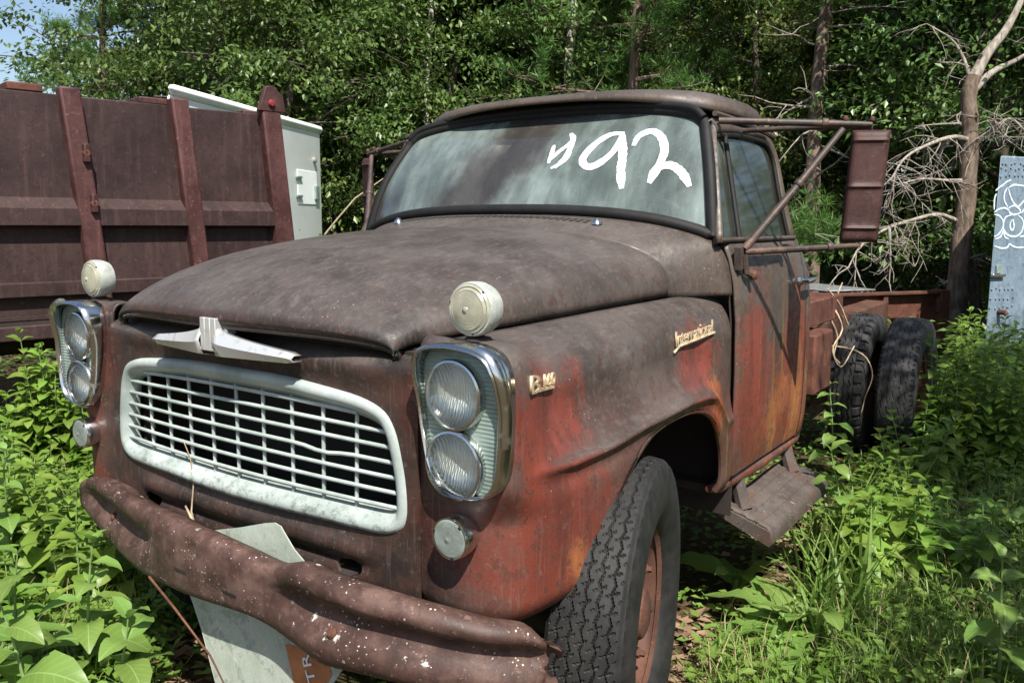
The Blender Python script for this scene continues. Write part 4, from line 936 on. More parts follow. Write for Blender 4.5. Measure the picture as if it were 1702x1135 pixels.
slab(-2.2, -1.2, -0.03, 0.0, 0.95, 2.385, 'side_panel', M['dump'], 0.09); slab(-2.2, 1.8, -2.1, 0.0, 0.95, 0.99, 'bed_floor', M['dump'])
slab(0.95, 1.22, -1.9, -0.02, 2.385, 2.43, 'cross_brace', M['dumprib'], 0.09)
slab(0.16, 0.36, -1.9, -0.02, 2.39, 2.44, 'cross_brace', M['redrust'], 0.09)
p = dmp(1.87 - 0.09 * 1.36, 0.04, 2.46)
MB().prism([p + DD * a + Vector((0, 0, b)) for a, b in ((-0.10, -0.06), (0.12, -0.06), (0.10, 0.06), (0.02, 0.13), (-0.04, 0.12))], DN * 0.05).build('latch_plate', M['mirror'], dump, 25, bevel=0.006)
MB().lathe([(0.022, -0.02), (0.027, 0.012), (0.02, 0.022), (0, 0.024)], 16, rot_to(DN, p + DN * 0.05)).build('marker_lamp', simple('red_lamp_plastic', (0.20, 0.02, 0.025), 0.35), dump)
for z in (2.02, 1.70):
    q = dmp(0.49 - 0.09 * (z - 1.1) + 0.03, 0.088, z); MB().box((-0.03, -0.02, -0.06), (0.03, 0.02, 0.06), rot_to((0, 0, 1), q)).build('lug_bracket', M['mirror'], dump, 25, bevel=0.008)
    MB().lathe([(0.022, 0), (0.022, 0.03), (0.012, 0.032), (0.0, 0.02)], 12, rot_to(DN, q)).build('lug_ring', M['redrust'], dump)
def spare(c, d, name, parent, r=0.46):
    Q = rot_to(d, c); return MB().lathe([(0.24, -0.09), (0.33, -0.125), (0.42, -0.12), (r, -0.09), (r + 0.01, 0), (r, 0.09), (0.42, 0.12), (0.33, 0.125), (0.24, 0.09), (0.22, 0.0), (0.24, -0.09)], 40, Q).build(name, M['tyre'], parent)
spare(dmp(-0.75, -0.30, 0.46), DN, 'dump_wheel', dump); spare(dmp(0.95, -0.30, 0.46), DN, 'dump_wheel', dump)
MB().tube([dmp(-2, -0.6, 0.75), dmp(1.8, -0.6, 0.75)], 0.09, 8).build('chassis_rail', M['dark'], dump)

# ---- white van box behind the dump body
vb = empty('white_van_box'); tag(vb, 'white box trailer with rounded roof edge and small hatch beyond the dump body', 'trailer')
VA = Vector((-4.15, 2.75, 0)); VE = Vector((-6.35, 5.72, 0)); VE = Vector(at_depth(533, 300, 10.5)); VE.z = 0
VS = Vector(at_depth(285, 300, 7.3)); VS.z = 0; VD = (VE - VS).normalized(); VL = (VE - VS).length; VN = Vector((VD.y, -VD.x, 0)); VK = (VS - CAM); VK.z = 0; VK = Matrix.Rotation(R(-3), 3, 'Z') @ VK.normalized()
white = simple('dull_white_paint', (0.80, 0.85, 0.83), 0.45, 0, 0.04, 4, 0.05)
def vp(s, o, z): return VS + VD * s + (VN * o if o > 0 else VK * -o) + Vector((0, 0, z))
ZT = 2.745
def rbox(s0, s1, o0, o1, z0, z1, name, mat, par, bev=0.01):
    m = MB(); m.v = [tuple(vp(s_, o_, z)) for z in (z0, z1) for s_, o_ in ((s0, o0), (s1, o0), (s1, o1), (s0, o1))]
    m.f = [(0, 1, 2, 3), (7, 6, 5, 4), (0, 4, 5, 1), (1, 5, 6, 2), (2, 6, 7, 3), (3, 7, 4, 0)]; return m.build(name, mat, par, 30, bevel=bev)
rbox(0.0, VL, -2.0, 0.0, 0.55, ZT - 0.06, 'box_wall', white, vb, 0.03); rbox(-0.03, VL + 0.03, -2.03, 0.03, ZT - 0.07, ZT + 0.03, 'roof_cap', white, vb, 0.045)
hs, he = VL - 0.70, VL - 0.14
rbox(hs, he, 0.0, 0.008, 1.80, 2.20, 'hatch_door', white, vb, 0.004)
for z in (1.89, 2.11): rbox(hs - 0.05, hs + 0.09, 0.004, 0.03, z - 0.014, z + 0.014, 'hinge', M['plate'], vb, 0.005)
rbox(he - 0.09, he + 0.02, 0.006, 0.035, 1.86, 2.03, 'latch', M['plate'], vb, 0.006)
MB().lathe([(0.035, 0), (0.035, 0.03), (0.0, 0.045)], 14, rot_to(VN, vp(VL - 0.2, 0.0, 2.34))).build('marker_lamp', M['cream'], vb)
MB().tube([vp(VL - 1.15, 0.0, 1.66), vp(VL - 1.15, 0.05, 1.62), vp(VL - 1.12, 0.05, 1.24), vp(VL - 1.12, 0, 1.20)], 0.012, 8).build('grab_handle', M['redrust'], vb)
spare(vp(VL * 0.3, -0.2, 0.42), VN, 'trailer_wheel', vb, 0.42)

# ---- blue-grey box at the right
bl = empty('blue_steel_box'); tag(bl, 'blue grey riveted steel box with painted loop graffiti at the right edge', 'truck box')
BA = Vector(at_depth(1651, 400, 7.0)); BA.z = 0; BE = Vector(at_depth(1760, 400, 7.35)); BE.z = 0; BD = (BE - BA).normalized(); BN = Vector((BD.y, -BD.x, 0)); vw = (BA - CAM); vw.z = 0; vw.normalize(); BK = Matrix.Rotation(R(-4), 3, 'Z') @ vw
def bp(s, o, z): return BA + BD * s + BN * o + Vector((0, 0, z))
blue = rust('blue_grey_paint', (0.12, 0.17, 0.22), (0.155, 0.21, 0.26), (0.19, 0.25, 0.29), 0.55, True, 0.0, 2.5)
def bbox_(s0, s1, o0, o1, z0, z1, name, mat, bev=0.006):
    m = MB(); m.v = [tuple(bp(s_, o_, z)) for z in (z0, z1) for s_, o_ in ((s0, o0), (s1, o0), (s1, o1), (s0, o1))]
    m.f = [(0, 1, 2, 3), (7, 6, 5, 4), (0, 4, 5, 1), (1, 5, 6, 2), (2, 6, 7, 3), (3, 7, 4, 0)]; return m.build(name, mat, bl, 30, bevel=bev)
m = MB(); m.v = [tuple(BA + BD * s_ + BK * k_ + Vector((0, 0, z))) for z in (0.42, 2.165) for s_, k_ in ((0, 0), (1.8, 0), (1.8, 1.9), (0, 1.9))]
m.f = [(0, 1, 2, 3), (7, 6, 5, 4), (0, 4, 5, 1), (1, 5, 6, 2), (2, 6, 7, 3), (3, 7, 4, 0)]; m.build('box_panel', blue, bl, 30, bevel=0.012)
for z in (2.10, 2.06, 2.00, 1.06, 0.98, 0.90, 0.74):
    for k in range(6):
        q = bp(0.03 + k * 0.055 + random.uniform(-.012, .012), 0.0, z + random.uniform(-.01, .01)); MB().lathe([(0.011, 0), (0.009, 0.008), (0, 0.011)], 8, rot_to(BN, q)).build('rivet', blue, bl, 40)
bbox_(0.0, 0.16, 0.0, 0.03, 1.16, 1.185, 'latch', M['chrome'], 0.006); bbox_(0.05, 0.12, 0.0, 0.02, 1.19, 1.26, 'latch_plate', M['plate'], 0.004)
MB().tube([bp(0.14, 0.0, 0.86), bp(0.14, 0.06, 0.86), bp(0.145, 0.075, 0.84)], 0.022, 8).build('stub_pin', M['rust'], bl)
scuff = simple('white_spray_paint', (0.52, 0.60, 0.66), 0.6, 0, 0.2, 50)
def on_blue(u, v):
    d = ray_dir(u, v); o_ = bp(0, 0, 0); t = (o_ - CAM).dot(BN) / d.dot(BN); return CAM + d * t, BN.copy()
def g5(pts): return [(1640 + x * 0.14976, 250 + y * 0.14978) for x, y in pts]
for pts in ([(95, 450), (140, 410), (180, 385), (220, 350), (270, 330)], [(105, 480), (85, 540), (80, 660)], [(230, 410), (195, 480), (195, 560), (230, 630)], [(235, 420), (265, 520), (300, 590), (350, 630)], [(240, 415), (300, 385), (360, 390), (440, 400)], [(80, 690), (130, 655), (200, 640), (235, 665)], [(240, 640), (300, 615), (350, 640), (370, 690), (300, 715), (250, 690), (240, 640)],
            [(80, 710), (140, 730), (180, 790), (175, 860), (130, 930), (80, 960)], [(300, 715), (210, 740), (180, 820), (190, 890), (240, 945), (320, 955), (380, 910), (405, 830), (390, 760), (340, 720)], [(275, 770), (255, 830), (275, 890), (300, 850), (290, 780), (275, 770)], [(80, 1060), (150, 1085), (220, 1080), (250, 1040), (280, 1060), (340, 1080), (430, 1075)], [(90, 985), (150, 960), (180, 900), (200, 960), (240, 985)], [(360, 960), (420, 950), (480, 955)], [(380, 700), (430, 640), (480, 620)], [(330, 645), (410, 560), (450, 480)]):
    ribbon(g5(pts), 0.016, 'spray_line', scuff, bl, on_blue, 0.003, 30, 0.25)

# ---- rusty low bed beyond the rear wheels
rb = empty('rusty_low_bed'); tag(rb, 'low rust red steel bed standing behind the rear wheels', 'trailer bed')
Q0 = Vector(at_depth(1350, 490, 7.4)); Q0.z = 0; Q1 = Vector(at_depth(1560, 490, 7.9)); Q1.z = 0; QD = (Q1 - Q0).normalized(); QN = Vector((QD.y, -QD.x, 0)); QL = (Q1 - Q0).length
def qp(s, o, z): return Q0 + QD * s + QN * o + Vector((0, 0, z))
def qbox(s0, s1, o0, o1, z0, z1, name, mat, bev=0.006):
    m = MB(); m.v = [tuple(qp(s_, o_, z)) for z in (z0, z1) for s_, o_ in ((s0, o0), (s1, o0), (s1, o1), (s0, o1))]
    m.f = [(0, 1, 2, 3), (7, 6, 5, 4), (0, 4, 5, 1), (1, 5, 6, 2), (2, 6, 7, 3), (3, 7, 4, 0)]; return m.build(name, mat, rb, 30, bevel=bev)
qbox(-1.2, QL, -0.02, 0.0, 0.50, 0.97, 'bed_panel', M['redrust']); qbox(-1.2, QL + 0.02, 0.0, 0.07, 0.955, 0.985, 'top_rail', M['rust']); qbox(-1.2, QL, 0.0, 0.06, 0.56, 0.62, 'bottom_rail', M['rust']); qbox(-1.2, QL * 0.66, 0.0, 0.03, 0.735, 0.765, 'mid_rail', M['rust'])
for s_ in (QL * 0.52, QL * 0.02, -0.5): qbox(s_, s_ + 0.05, 0.0, 0.055, 0.60, 0.955, 'stake_pocket', M['redrust'])
qbox(QL - 0.05, QL + 0.06, -0.06, 0.08, 0.42, 0.99, 'corner_post', M['redrust']); qbox(QL - 0.09, QL - 0.03, 0.06, 0.09, 0.78, 0.90, 'corner_hinge', M['rust'])
qbox(-1.2, QL, -2.0, -0.02, 0.62, 0.66, 'bed_deck', M['rust'])
qbox(0.25, QL * 0.55, -0.9, -0.1, 0.985, 1.0, 'sheet_metal_lid', simple('galvanised_sheet', (0.5, 0.52, 0.54), 0.3, 0.7)); 
for s_ in (-0.8, 0.9): spare(qp(s_, -0.4, 0.42), QN, 'bed_wheel', rb, 0.42)

# ---- printed sheet wedged behind the bumper
sg_ = empty('sign_sheet'); tag(sg_, 'dirty white sheet panel wedged behind the front bumper with TR lettering', 'sign')
sheet = rust('greenish_white_sheet', (0.27, 0.31, 0.255), (0.40, 0.43, 0.37), (0.33, 0.355, 0.29), 0.6, True, 0.0, 3.0)
def sy(v): return interp(v, [860, 950, 1000, 1140, 1300], [-0.585, -0.600, -0.605, -0.615, -0.63])
out_px = [(322, 892), (345, 882), (400, 876), (440, 869), (458, 868), (468, 874), (476, 888), (490, 912), (505, 930), (524, 950), (560, 985), (585, 1030), (590, 1085), (566, 1118), (548, 1145), (530, 1190), (400, 1230), (372, 1180), (352, 1105), (338, 1050), (322, 1000), (312, 975), (308, 930)]
MB().poly([on_y(u, v, sy(v)) for u, v in out_px]).build('sheet', sheet, sg_, None, solid=0.004)
def on_sheet(u, v): return on_y(u, v, sy(v) - 0.006)
MB().poly([on_sheet(u, v) for u, v in ((474, 1070), (502, 1074), (544, 1100), (552, 1120), (520, 1180), (498, 1180))]).build('brown_stripe', simple('faded_brown_print', (0.34, 0.13, 0.05), 0.6, 0, 0.2), sg_, None)
p0 = on_sheet(528, 1133) + Vector((0, -0.004, 0)); rv = on_sheet(516, 1080) - on_sheet(532, 1138); me = text_mesh('TR', 0.062, 0.0008, 0, 1.1)
put_text(me, 'lettering', p0, rv, Vector((-0.85, 0, 0.25)), M['whitewash'], sg_)

# ================================================================== ground
gm = NT('woodland_litter'); n1 = gm.noise(1.6, 7, 0.62); n2 = gm.noise(26, 7, 0.72); n3 = gm.voro(42)
c = gm.mix(gm.ramp(n2, 0.3, 0.7), (0.035, 0.022, 0.013), (0.13, 0.085, 0.05)); c = gm.mix(gm.math('MULTIPLY', gm.ramp(n3, 0.35, 0.1), 0.4), c, (0.20, 0.14, 0.085)); c = gm.mix(gm.math('MULTIPLY', gm.ramp(n1, 0.45, 0.62), 0.55), c, (0.035, 0.065, 0.014))
gm.bump(gm.math('ADD', n2, gm.math('MULTIPLY', n3, 0.5)), 0.9, 0.03); gmat = gm.done(c, 0.95, 0, 0.1)
def gz(x, y):
    r_ = math.hypot(x - CAM.x, y - CAM.y)
    base = 0.030 * math.sin(x * 1.3 + 0.4) * math.cos(y * 1.1) + 0.02 * math.sin(x * 3.1 + y * 2.3)
    near = max(0.0, 1 - math.hypot((x) / 1.6, (y - 1.8) / 3.2)); base = base * (1 - min(1, near * 2.2)) - 0.035 * smooth(1.2, 0.2, abs(y - 0.0)) * smooth(1.6, 0.6, abs(x))
    return base + 0.9 * smooth(14, 30, r_)
xs = sorted(set(list(np.linspace(-160, -8, 24)) + list(np.linspace(-8, 6, 75)) + list(np.linspace(6, 160, 24)))); ys = sorted(set(list(np.linspace(-120, -4, 18)) + list(np.linspace(-4, 12, 85)) + list(np.linspace(12, 240, 34))))
gr = MB().grid([[(x, y, gz(x, y)) for x in xs] for y in ys]).build('ground', gmat, None, 180, fix=False); tag(gr, kind='structure')

# ================================================================== foliage
def leaf_cards(P, D, size, aspect, fold, rng_, up_bias=0.5):
    """two-triangle folded leaves: P positions (n,3), D axis directions (n,3)."""
    n = len(P); ax = D / np.maximum(1e-6, np.linalg.norm(D, axis=1, keepdims=True))
    ref = rng_.normal(size=(n, 3)); ref[:, 2] += up_bias * 3
    sd = np.cross(ax, ref); sd /= np.maximum(1e-6, np.linalg.norm(sd, axis=1, keepdims=True)); nm = np.cross(sd, ax)
    L = size * rng_.uniform(0.7, 1.3, (n, 1)); Wd = L * aspect
    base = P; tip = P + ax * L; mid = P + ax * L * 0.45
    l_ = mid + sd * Wd * 0.5 + nm * Wd * fold; r_ = mid - sd * Wd * 0.5 + nm * Wd * fold
    V = np.stack([base, l_, tip, r_], 1).reshape(-1, 3); i = np.arange(n)[:, None] * 4
    F = np.concatenate([i + np.array([[0, 2, 1]]), i + np.array([[0, 3, 2]])], 1).reshape(-1, 3)
    return V, F
def tube_np(mb, pts, rs, n=7): mb.tube(pts, rs, n, cap=False)
def wander(p, d, L, k, wob, r_, sag=0.0):
    pts = [Vector(p)]; d = Vector(d).normalized()
    for i in range(k):
        d = (d + Vector((r_.uniform(-wob, wob), r_.uniform(-wob, wob), r_.uniform(-wob, wob) - sag))).normalized(); pts.append(pts[-1] + d * (L / k))
    return pts
def make_tree(seed, H, spread, low, nleaf, lsize, mat_l, mat_b, trunk_r=0.11):
    r_ = random.Random(seed); g = np.random.default_rng(seed); w = MB()
    tr = wander((0, 0, -0.1), (0, 0, 1), H * 0.93, 10, 0.09, r_); tube_np(w, tr, [trunk_r * (1 - 0.085 * i) for i in range(11)], 9)
    ends = []
    nl = 30
    for k in range(nl):
        t = lerp(low, 0.97, (k + r_.random() * 0.6) / nl); f = t * 10; i = min(9, int(f)); base = tr[i].lerp(tr[i + 1], f - i); a = k * 2.4 + r_.uniform(-.5, .5)
        L = spread * lerp(1.0, 0.35, max(0, (t - low) / (1 - low)) ** 1.5) * r_.uniform(0.7, 1.2)
        br = wander(base, (math.cos(a), math.sin(a), r_.uniform(0.0, 0.55)), L, 5, 0.22, r_, 0.03); tube_np(w, br, [trunk_r * 0.30 * (1 - 0.17 * j) * (1 - 0.5 * t) for j in range(6)], 5)
        for j in range(2, 6):
            ends.append((br[j], 0.22 + 0.10 * r_.random() + 0.05 * j))
            if j > 2:
                for q in range(2):
                    sb = wander(br[j], (r_.uniform(-1, 1), r_.uniform(-1, 1), r_.uniform(-.4, .6)), L * 0.35, 2, 0.3, r_); tube_np(w, sb, [0.012, 0.008, 0.004], 4); ends.append((sb[2], 0.30)); 
    wt_ = w
    kp = [e_ for e_ in ends if r_.random() < 0.68]; cl = np.array([tuple(p) for p, _ in kp]); rad = np.array([q for _, q in kp]); pick = g.integers(0, len(cl), nleaf); off = g.normal(size=(nleaf, 3)) * np.array([0.62, 0.62, 0.30]); P = cl[pick] + off * rad[pick][:, None]
    out = P - np.array([0, 0, 0]); D = g.normal(size=(nleaf, 3)) * 0.8 + np.stack([out[:, 0], out[:, 1], np.zeros(nleaf)], 1) / max(0.5, spread) * 0.7 + np.array([0, 0, -0.55])
    V, F = leaf_cards(P, D, lsize * 0.92, 0.52, 0.12, g, 0.9)
    return V, F, wt_
def make_pine(seed, H, spread, low, mat, trunk_r=0.10, tufts=900, per=22, nl=0.13):
    r_ = random.Random(seed); g = np.random.default_rng(seed); w = MB()
    tr = wander((0, 0, -0.1), (0, 0, 1), H * 0.98, 12, 0.04, r_); tube_np(w, tr, [trunk_r * (1 - 0.075 * i) for i in range(13)], 9)
    ends = []
    for k in range(38):
        t = lerp(low, 0.98, (k + r_.random() * .5) / 38); f = t * 12; i = min(11, int(f)); base = tr[i].lerp(tr[i + 1], f - i); a = k * 2.4 + r_.uniform(-.5, .5); L = spread * lerp(1.0, 0.25, (t - low) / (1 - low)) * r_.uniform(0.6, 1.15)
        br = wander(base, (math.cos(a), math.sin(a), r_.uniform(-0.1, 0.35)), L, 6, 0.16, r_); tube_np(w, br, [0.028 * (1 - 0.14 * j) for j in range(7)], 5)
        for j in range(2, 7):
            for q in range(3):
                sb = wander(br[j], (r_.uniform(-1, 1), r_.uniform(-1, 1), r_.uniform(-.1, .5)), L * 0.30, 2, 0.2, r_); tube_np(w, sb, [0.009, 0.006, 0.004], 4); ends += [sb[1], sb[2], sb[2]]
    cl = np.array([tuple(p) for p in ends]); pick = g.integers(0, len(cl), tufts); C = cl[pick] + g.normal(size=(tufts, 3)) * 0.05
    dirs = g.normal(size=(tufts, 3)); dirs[:, 2] = np.abs(dirs[:, 2]) + 0.4; dirs /= np.linalg.norm(dirs, axis=1, keepdims=True)
    P = np.repeat(C, per, 0); D = np.repeat(dirs, per, 0) * 0.8 + g.normal(size=(tufts * per, 3)) * 0.75
    V, F = leaf_cards(P, D, nl, 0.06, 0.0, g, 0.2); return V, F, w

L_oak = leaf_mat('oak_leaf', (0.034, 0.078, 0.017), (0.135, 0.210, 0.050), 0.30, 0.45, 0.40)
L_pine = leaf_mat('pine_needle', (0.034, 0.090, 0.018), (0.085, 0.170, 0.032), 0.22, 0.3, 0.5)
L_yel = leaf_mat('pale_leaf', (0.060, 0.105, 0.020), (0.160, 0.215, 0.055), 0.32, 0.5, 0.4)
B_oak = bark('oak_bark', (0.040, 0.031, 0.024), (0.11, 0.090, 0.072)); B_pine = bark('pine_bark', (0.075, 0.050, 0.038), (0.20, 0.145, 0.115)); B_dead = bark('bleached_wood', (0.15, 0.125, 0.10), (0.36, 0.325, 0.28), 9, 0.5)
TV = []
for k, (seed, H, sp, low, nlf, ls, ml) in enumerate(((1, 8.5, 2.3, 0.10, 15000, 0.100, L_oak), (2, 9.5, 2.6, 0.07, 16000, 0.105, L_oak), (3, 7.5, 2.2, 0.06, 14000, 0.095, L_oak), (4, 8.0, 2.0, 0.05, 13000, 0.095, L_yel), (5, 10, 2.4, 0.12, 15000, 0.11, L_oak))):
    V, F, wb_ = make_tree(seed, H, sp, low, int(nlf * 1.75), ls, ml, B_oak); crown = fast_mesh('crown', V, F, ml)
    tk = wb_.build('trunk', B_oak, None, 60, fix=False); tm = tk.data; bpy.data.objects.remove(tk); TV.append((crown, tm))
PV = []
for seed, H, sp, low in ((11, 8.5, 1.9, 0.16), (12, 10.0, 2.1, 0.30)):
    V, F, wb_ = make_pine(seed, H, sp, low, L_pine, 0.11, 2300, 24); crown = fast_mesh('crown', V, F, L_pine); tk = wb_.build('trunk', B_pine, None, 60, fix=False); tm = tk.data; bpy.data.objects.remove(tk); PV.append((crown, tm))
def plant_tree(name, var, loc, rz, sc, label, group, cat='tree'):
    e = empty(name, loc, rz); e.scale = (sc, sc, sc); tag(e, label, cat, group); link('trunk', var[1], e); link('crown', var[0], e); return e
def polar(px, dist):
    d = ray_dir(px, 330); d.z = 0; d.normalize(); p = CAM + d * dist; return (p.x, p.y, gz(p.x, p.y) - 0.02)
tr_r = random.Random(5)
# front rank, placed tree by tree
front = [(170, 14.5, 'P', 0, 0.86), (300, 13.5, 'T', 0, 1.0), (430, 12.8, 'T', 2, 1.05), (560, 13.6, 'T', 1, 1.0), (690, 13.0, 'T', 2, 1.0), (790, 14.6, 'T', 4, 0.95), (900, 13.2, 'T', 0, 1.05), (1040, 12.2, 'P', 0, 1.05), (1150, 13.8, 'P', 1, 0.95), (1245, 12.0, 'T', 3, 0.85), (1330, 14.5, 'P', 0, 0.9), (1480, 13.0, 'T', 1, 0.95), (1590, 14.2, 'T', 2, 1.05), (1700, 12.2, 'T', 0, 1.0), (1800, 12.5, 'T', 1, 1.0), (70, 22, 'T', 2, 0.50), (250, 17, 'T', 4, 0.72)]
FRONT_LABEL = {170: 'pine at upper left beside the open sky', 300: 'broadleaf tree rising behind the dump body and the white roof', 430: 'broadleaf tree directly behind the white trailer', 560: 'broadleaf tree in the gap between white trailer and windshield', 690: 'broadleaf tree above the left end of the cab roof', 790: 'broadleaf tree left of the dark leaning trunk',
    900: 'broadleaf tree behind the dark leaning trunk', 1040: 'bushy pine above the middle of the cab roof', 1150: 'pine above the right half of the cab roof', 1245: 'pale yellow green broadleaf tree above the cab door', 1330: 'pine just behind the tall straight pine stem', 1480: 'broadleaf tree between the mirror and the dead tree', 1590: 'broadleaf tree directly behind the dead tree',
    1700: 'broadleaf tree above the blue steel box', 1800: 'broadleaf tree past the right edge behind the blue box', 70: 'small distant broadleaf tree low at far left under open sky', 250: 'broadleaf tree behind the second rib of the dump body'}
for px, dist, kd, v, sc in front:
    var = PV[v] if kd == 'P' else TV[v]
    nm = 'pine_tree' if kd == 'P' else 'broadleaf_tree'
    plant_tree(nm, var, polar(px, dist), tr_r.uniform(0, 6.28), sc, FRONT_LABEL[px], 'pines at the wood edge' if kd == 'P' else 'broadleaf trees at the wood edge')
for k in range(34):
    row = k % 2; px = 330 + (k // 2) * 90 + tr_r.uniform(-40, 40); dist = (17.5, 22.0)[row] + tr_r.uniform(-1.2, 1.2)
    plant_tree('broadleaf_tree', TV[tr_r.choice((0, 1, 2, 4))], polar(px, dist), tr_r.uniform(0, 6.28), tr_r.uniform(0.95, 1.25), 'shaded broadleaf tree deeper in the wood behind the front trees', 'broadleaf trees deeper in the wood')
# shade tree standing to the right of the photographer, its shadow falls on the right of the ground
e = plant_tree('broadleaf_tree', TV[4], (4.8, 0.76, 0), 1.0, 0.75, 'broadleaf tree out of view that shades the weeds at right', None); e.scale = (0.80, 0.80, 0.70)
plant_tree('broadleaf_tree', TV[4], (6.2, 2.6, 0), 2.0, 0.82, 'broadleaf tree out of view that shades the blue box', None)
# dead pine stem with bleached branches
def dead_tree():
    e = empty('dead_tree'); tag(e, 'dead tree with bleached bare branches beside the blue box', 'tree')
    D0 = 8.5; P = [(1590, 610), (1588, 540), (1595, 430), (1606, 330), (1612, 230), (1610, 160), (1618, 128)]
    pts = [at_depth(u, v, D0) for u, v in P]; pts[0].z = -0.05
    MB().tube(catmull([tuple(p) for p in pts], 24), [lerp(0.112, 0.070, i / 23) * (1 + 0.08 * math.sin(i * 2.3)) for i in range(24)], 12).build('trunk', bark('dead_bark', (0.065, 0.046, 0.033), (0.19, 0.145, 0.11), 8, 1.0), e)
    MB().tube([at_depth(u, v, D0 + 0.12) for u, v in ((1612, 590), (1622, 520), (1618, 450), (1606, 400))], [0.07, 0.06, 0.05, 0.03], 8).build('side_stem', B_oak, e)
    r_ = random.Random(3); w = MB()
    def limb(px, r0, d0=0.0, d1=0.0, twigs=10, tl=0.5, drop=0.25, n=14):
        c = catmull([(u, v, D0 + lerp(d0, d1, i / (len(px) - 1))) for i, (u, v) in enumerate(px)], n); pp = [at_depth(*q) for q in c]
        w.tube(pp, [lerp(r0, r0 * 0.28, i / (n - 1)) for i in range(n)], 7)
        for k in range(twigs):
            i = r_.randint(3, n - 1); L = tl * r_.uniform(0.35, 1.0); br = wander(pp[i], (r_.uniform(-1, 1), r_.uniform(-0.7, 0.7), r_.uniform(-1, 0.45)), L, 5, 0.24, r_, drop * 0.2); w.tube(br, [min(r0 * 0.22, 0.007) * (1 - 0.16 * j) + 0.001 for j in range(6)], 5)
            for q in range(3):
                j = r_.randint(1, 5); b2 = wander(br[j], (r_.uniform(-1, 1), r_.uniform(-1, 1), r_.uniform(-1, 0.6)), L * 0.5, 3, 0.22, r_); w.tube(b2, [0.0036, 0.003, 0.0022, 0.0014], 4)
    limb([(1616, 135), (1640, 90), (1672, 50), (1700, -5), (1720, -60)], 0.066, twigs=3, tl=0.5); limb([(1618, 150), (1650, 120), (1690, 100), (1740, 70)], 0.045, twigs=2, tl=0.4)
    limb([(1614, 135), (1600, 95), (1580, 65), (1540, 40)], 0.022, twigs=7, tl=0.5); limb([(1612, 112), (1590, 105), (1565, 104)], 0.012, twigs=3, tl=0.25)
    limb([(1618, 235), (1585, 228), (1545, 240), (1505, 262), (1480, 300)], 0.028, 0, -0.5, 26, 0.55, 0.5); limb([(1606, 300), (1570, 300), (1530, 298), (1485, 310)], 0.020, 0, -0.3, 16, 0.5, 0.4)
    limb([(1620, 240), (1650, 215), (1680, 198), (1715, 230)], 0.024, 0, -0.3, 26, 0.5, 0.4); limb([(1592, 368), (1560, 357), (1520, 365), (1470, 382), (1430, 410), (1410, 445)], 0.026, 0, -0.4, 24, 0.55, 0.6)
    limb([(1478, 380), (1480, 420), (1478, 470)], 0.016, -0.4, -0.4, 12, 0.35, 0.5); limb([(1590, 440), (1610, 430), (1640, 420)], 0.02, 0, 0, 6, 0.3); limb([(1585, 460), (1570, 470), (1560, 468)], 0.012, 0, 0, 4, 0.2)
    limb([(1612, 205), (1560, 207), (1525, 210)], 0.014, 0, 0, 5, 0.3); limb([(1600, 210), (1590, 195), (1605, 180)], 0.010, 0, 0, 3, 0.2)
    w.build('bare_branches', B_dead, e, 60, fix=False)
dead_tree()
# straight pine stem behind the mirror, with dead twigs
pt = empty('tall_pine'); tag(pt, 'tall straight pine stem with dead side twigs seen left of the mirror', 'tree')
w = MB(); base = polar(1352, 10.5); topp = at_depth(1376, -120, 10.5)
sp = [Vector(base) + (topp - Vector(base)) * t + Vector((0.03 * math.sin(t * 9), 0, 0)) for t in np.linspace(0, 1, 14)]; w.tube(sp, [lerp(0.10, 0.075, i / 13) for i in range(14)], 12); w.build('trunk', B_pine, pt)
r_ = random.Random(9); w = MB()
for k in range(26):
    t = r_.uniform(0.25, 0.97); p = Vector(base).lerp(topp, t); a = r_.uniform(0, 6.28); br = wander(p, (math.cos(a), math.sin(a), r_.uniform(-0.3, 0.5)), r_.uniform(0.4, 1.5), 5, 0.25, r_, 0.05); w.tube(br, [0.016, 0.013, 0.010, 0.007, 0.005, 0.003], 5)
    for q in range(2): b2 = wander(br[r_.randint(1, 4)], (r_.uniform(-1, 1), r_.uniform(-1, 1), r_.uniform(-.6, .6)), 0.35, 3, 0.4, r_); w.tube(b2, [0.006, 0.005, 0.004, 0.002], 4)
w.build('bare_branches', B_dead, pt, 60, fix=False)
g_ = np.random.default_rng(77); V, F = [], []
C_ = np.array([tuple(Vector(base).lerp(topp, t) + Vector((g_.normal() * .5, g_.normal() * .5, g_.normal() * .2))) for t in g_.uniform(0.80, 1.1, 260)] + [tuple(Vector(at_depth(1345 + g_.normal() * 30, 375 + g_.normal() * 22, 9.6 + g_.normal() * .3))) for _ in range(150)])
dirs = g_.normal(size=(len(C_), 3)); V, F = leaf_cards(np.repeat(C_, 20, 0), np.repeat(dirs, 20, 0) * 0.5 + g_.normal(size=(len(C_) * 20, 3)), 0.13, 0.06, 0, g_, 0.2); link('crown', fast_mesh('crown', V, F, L_pine), pt)
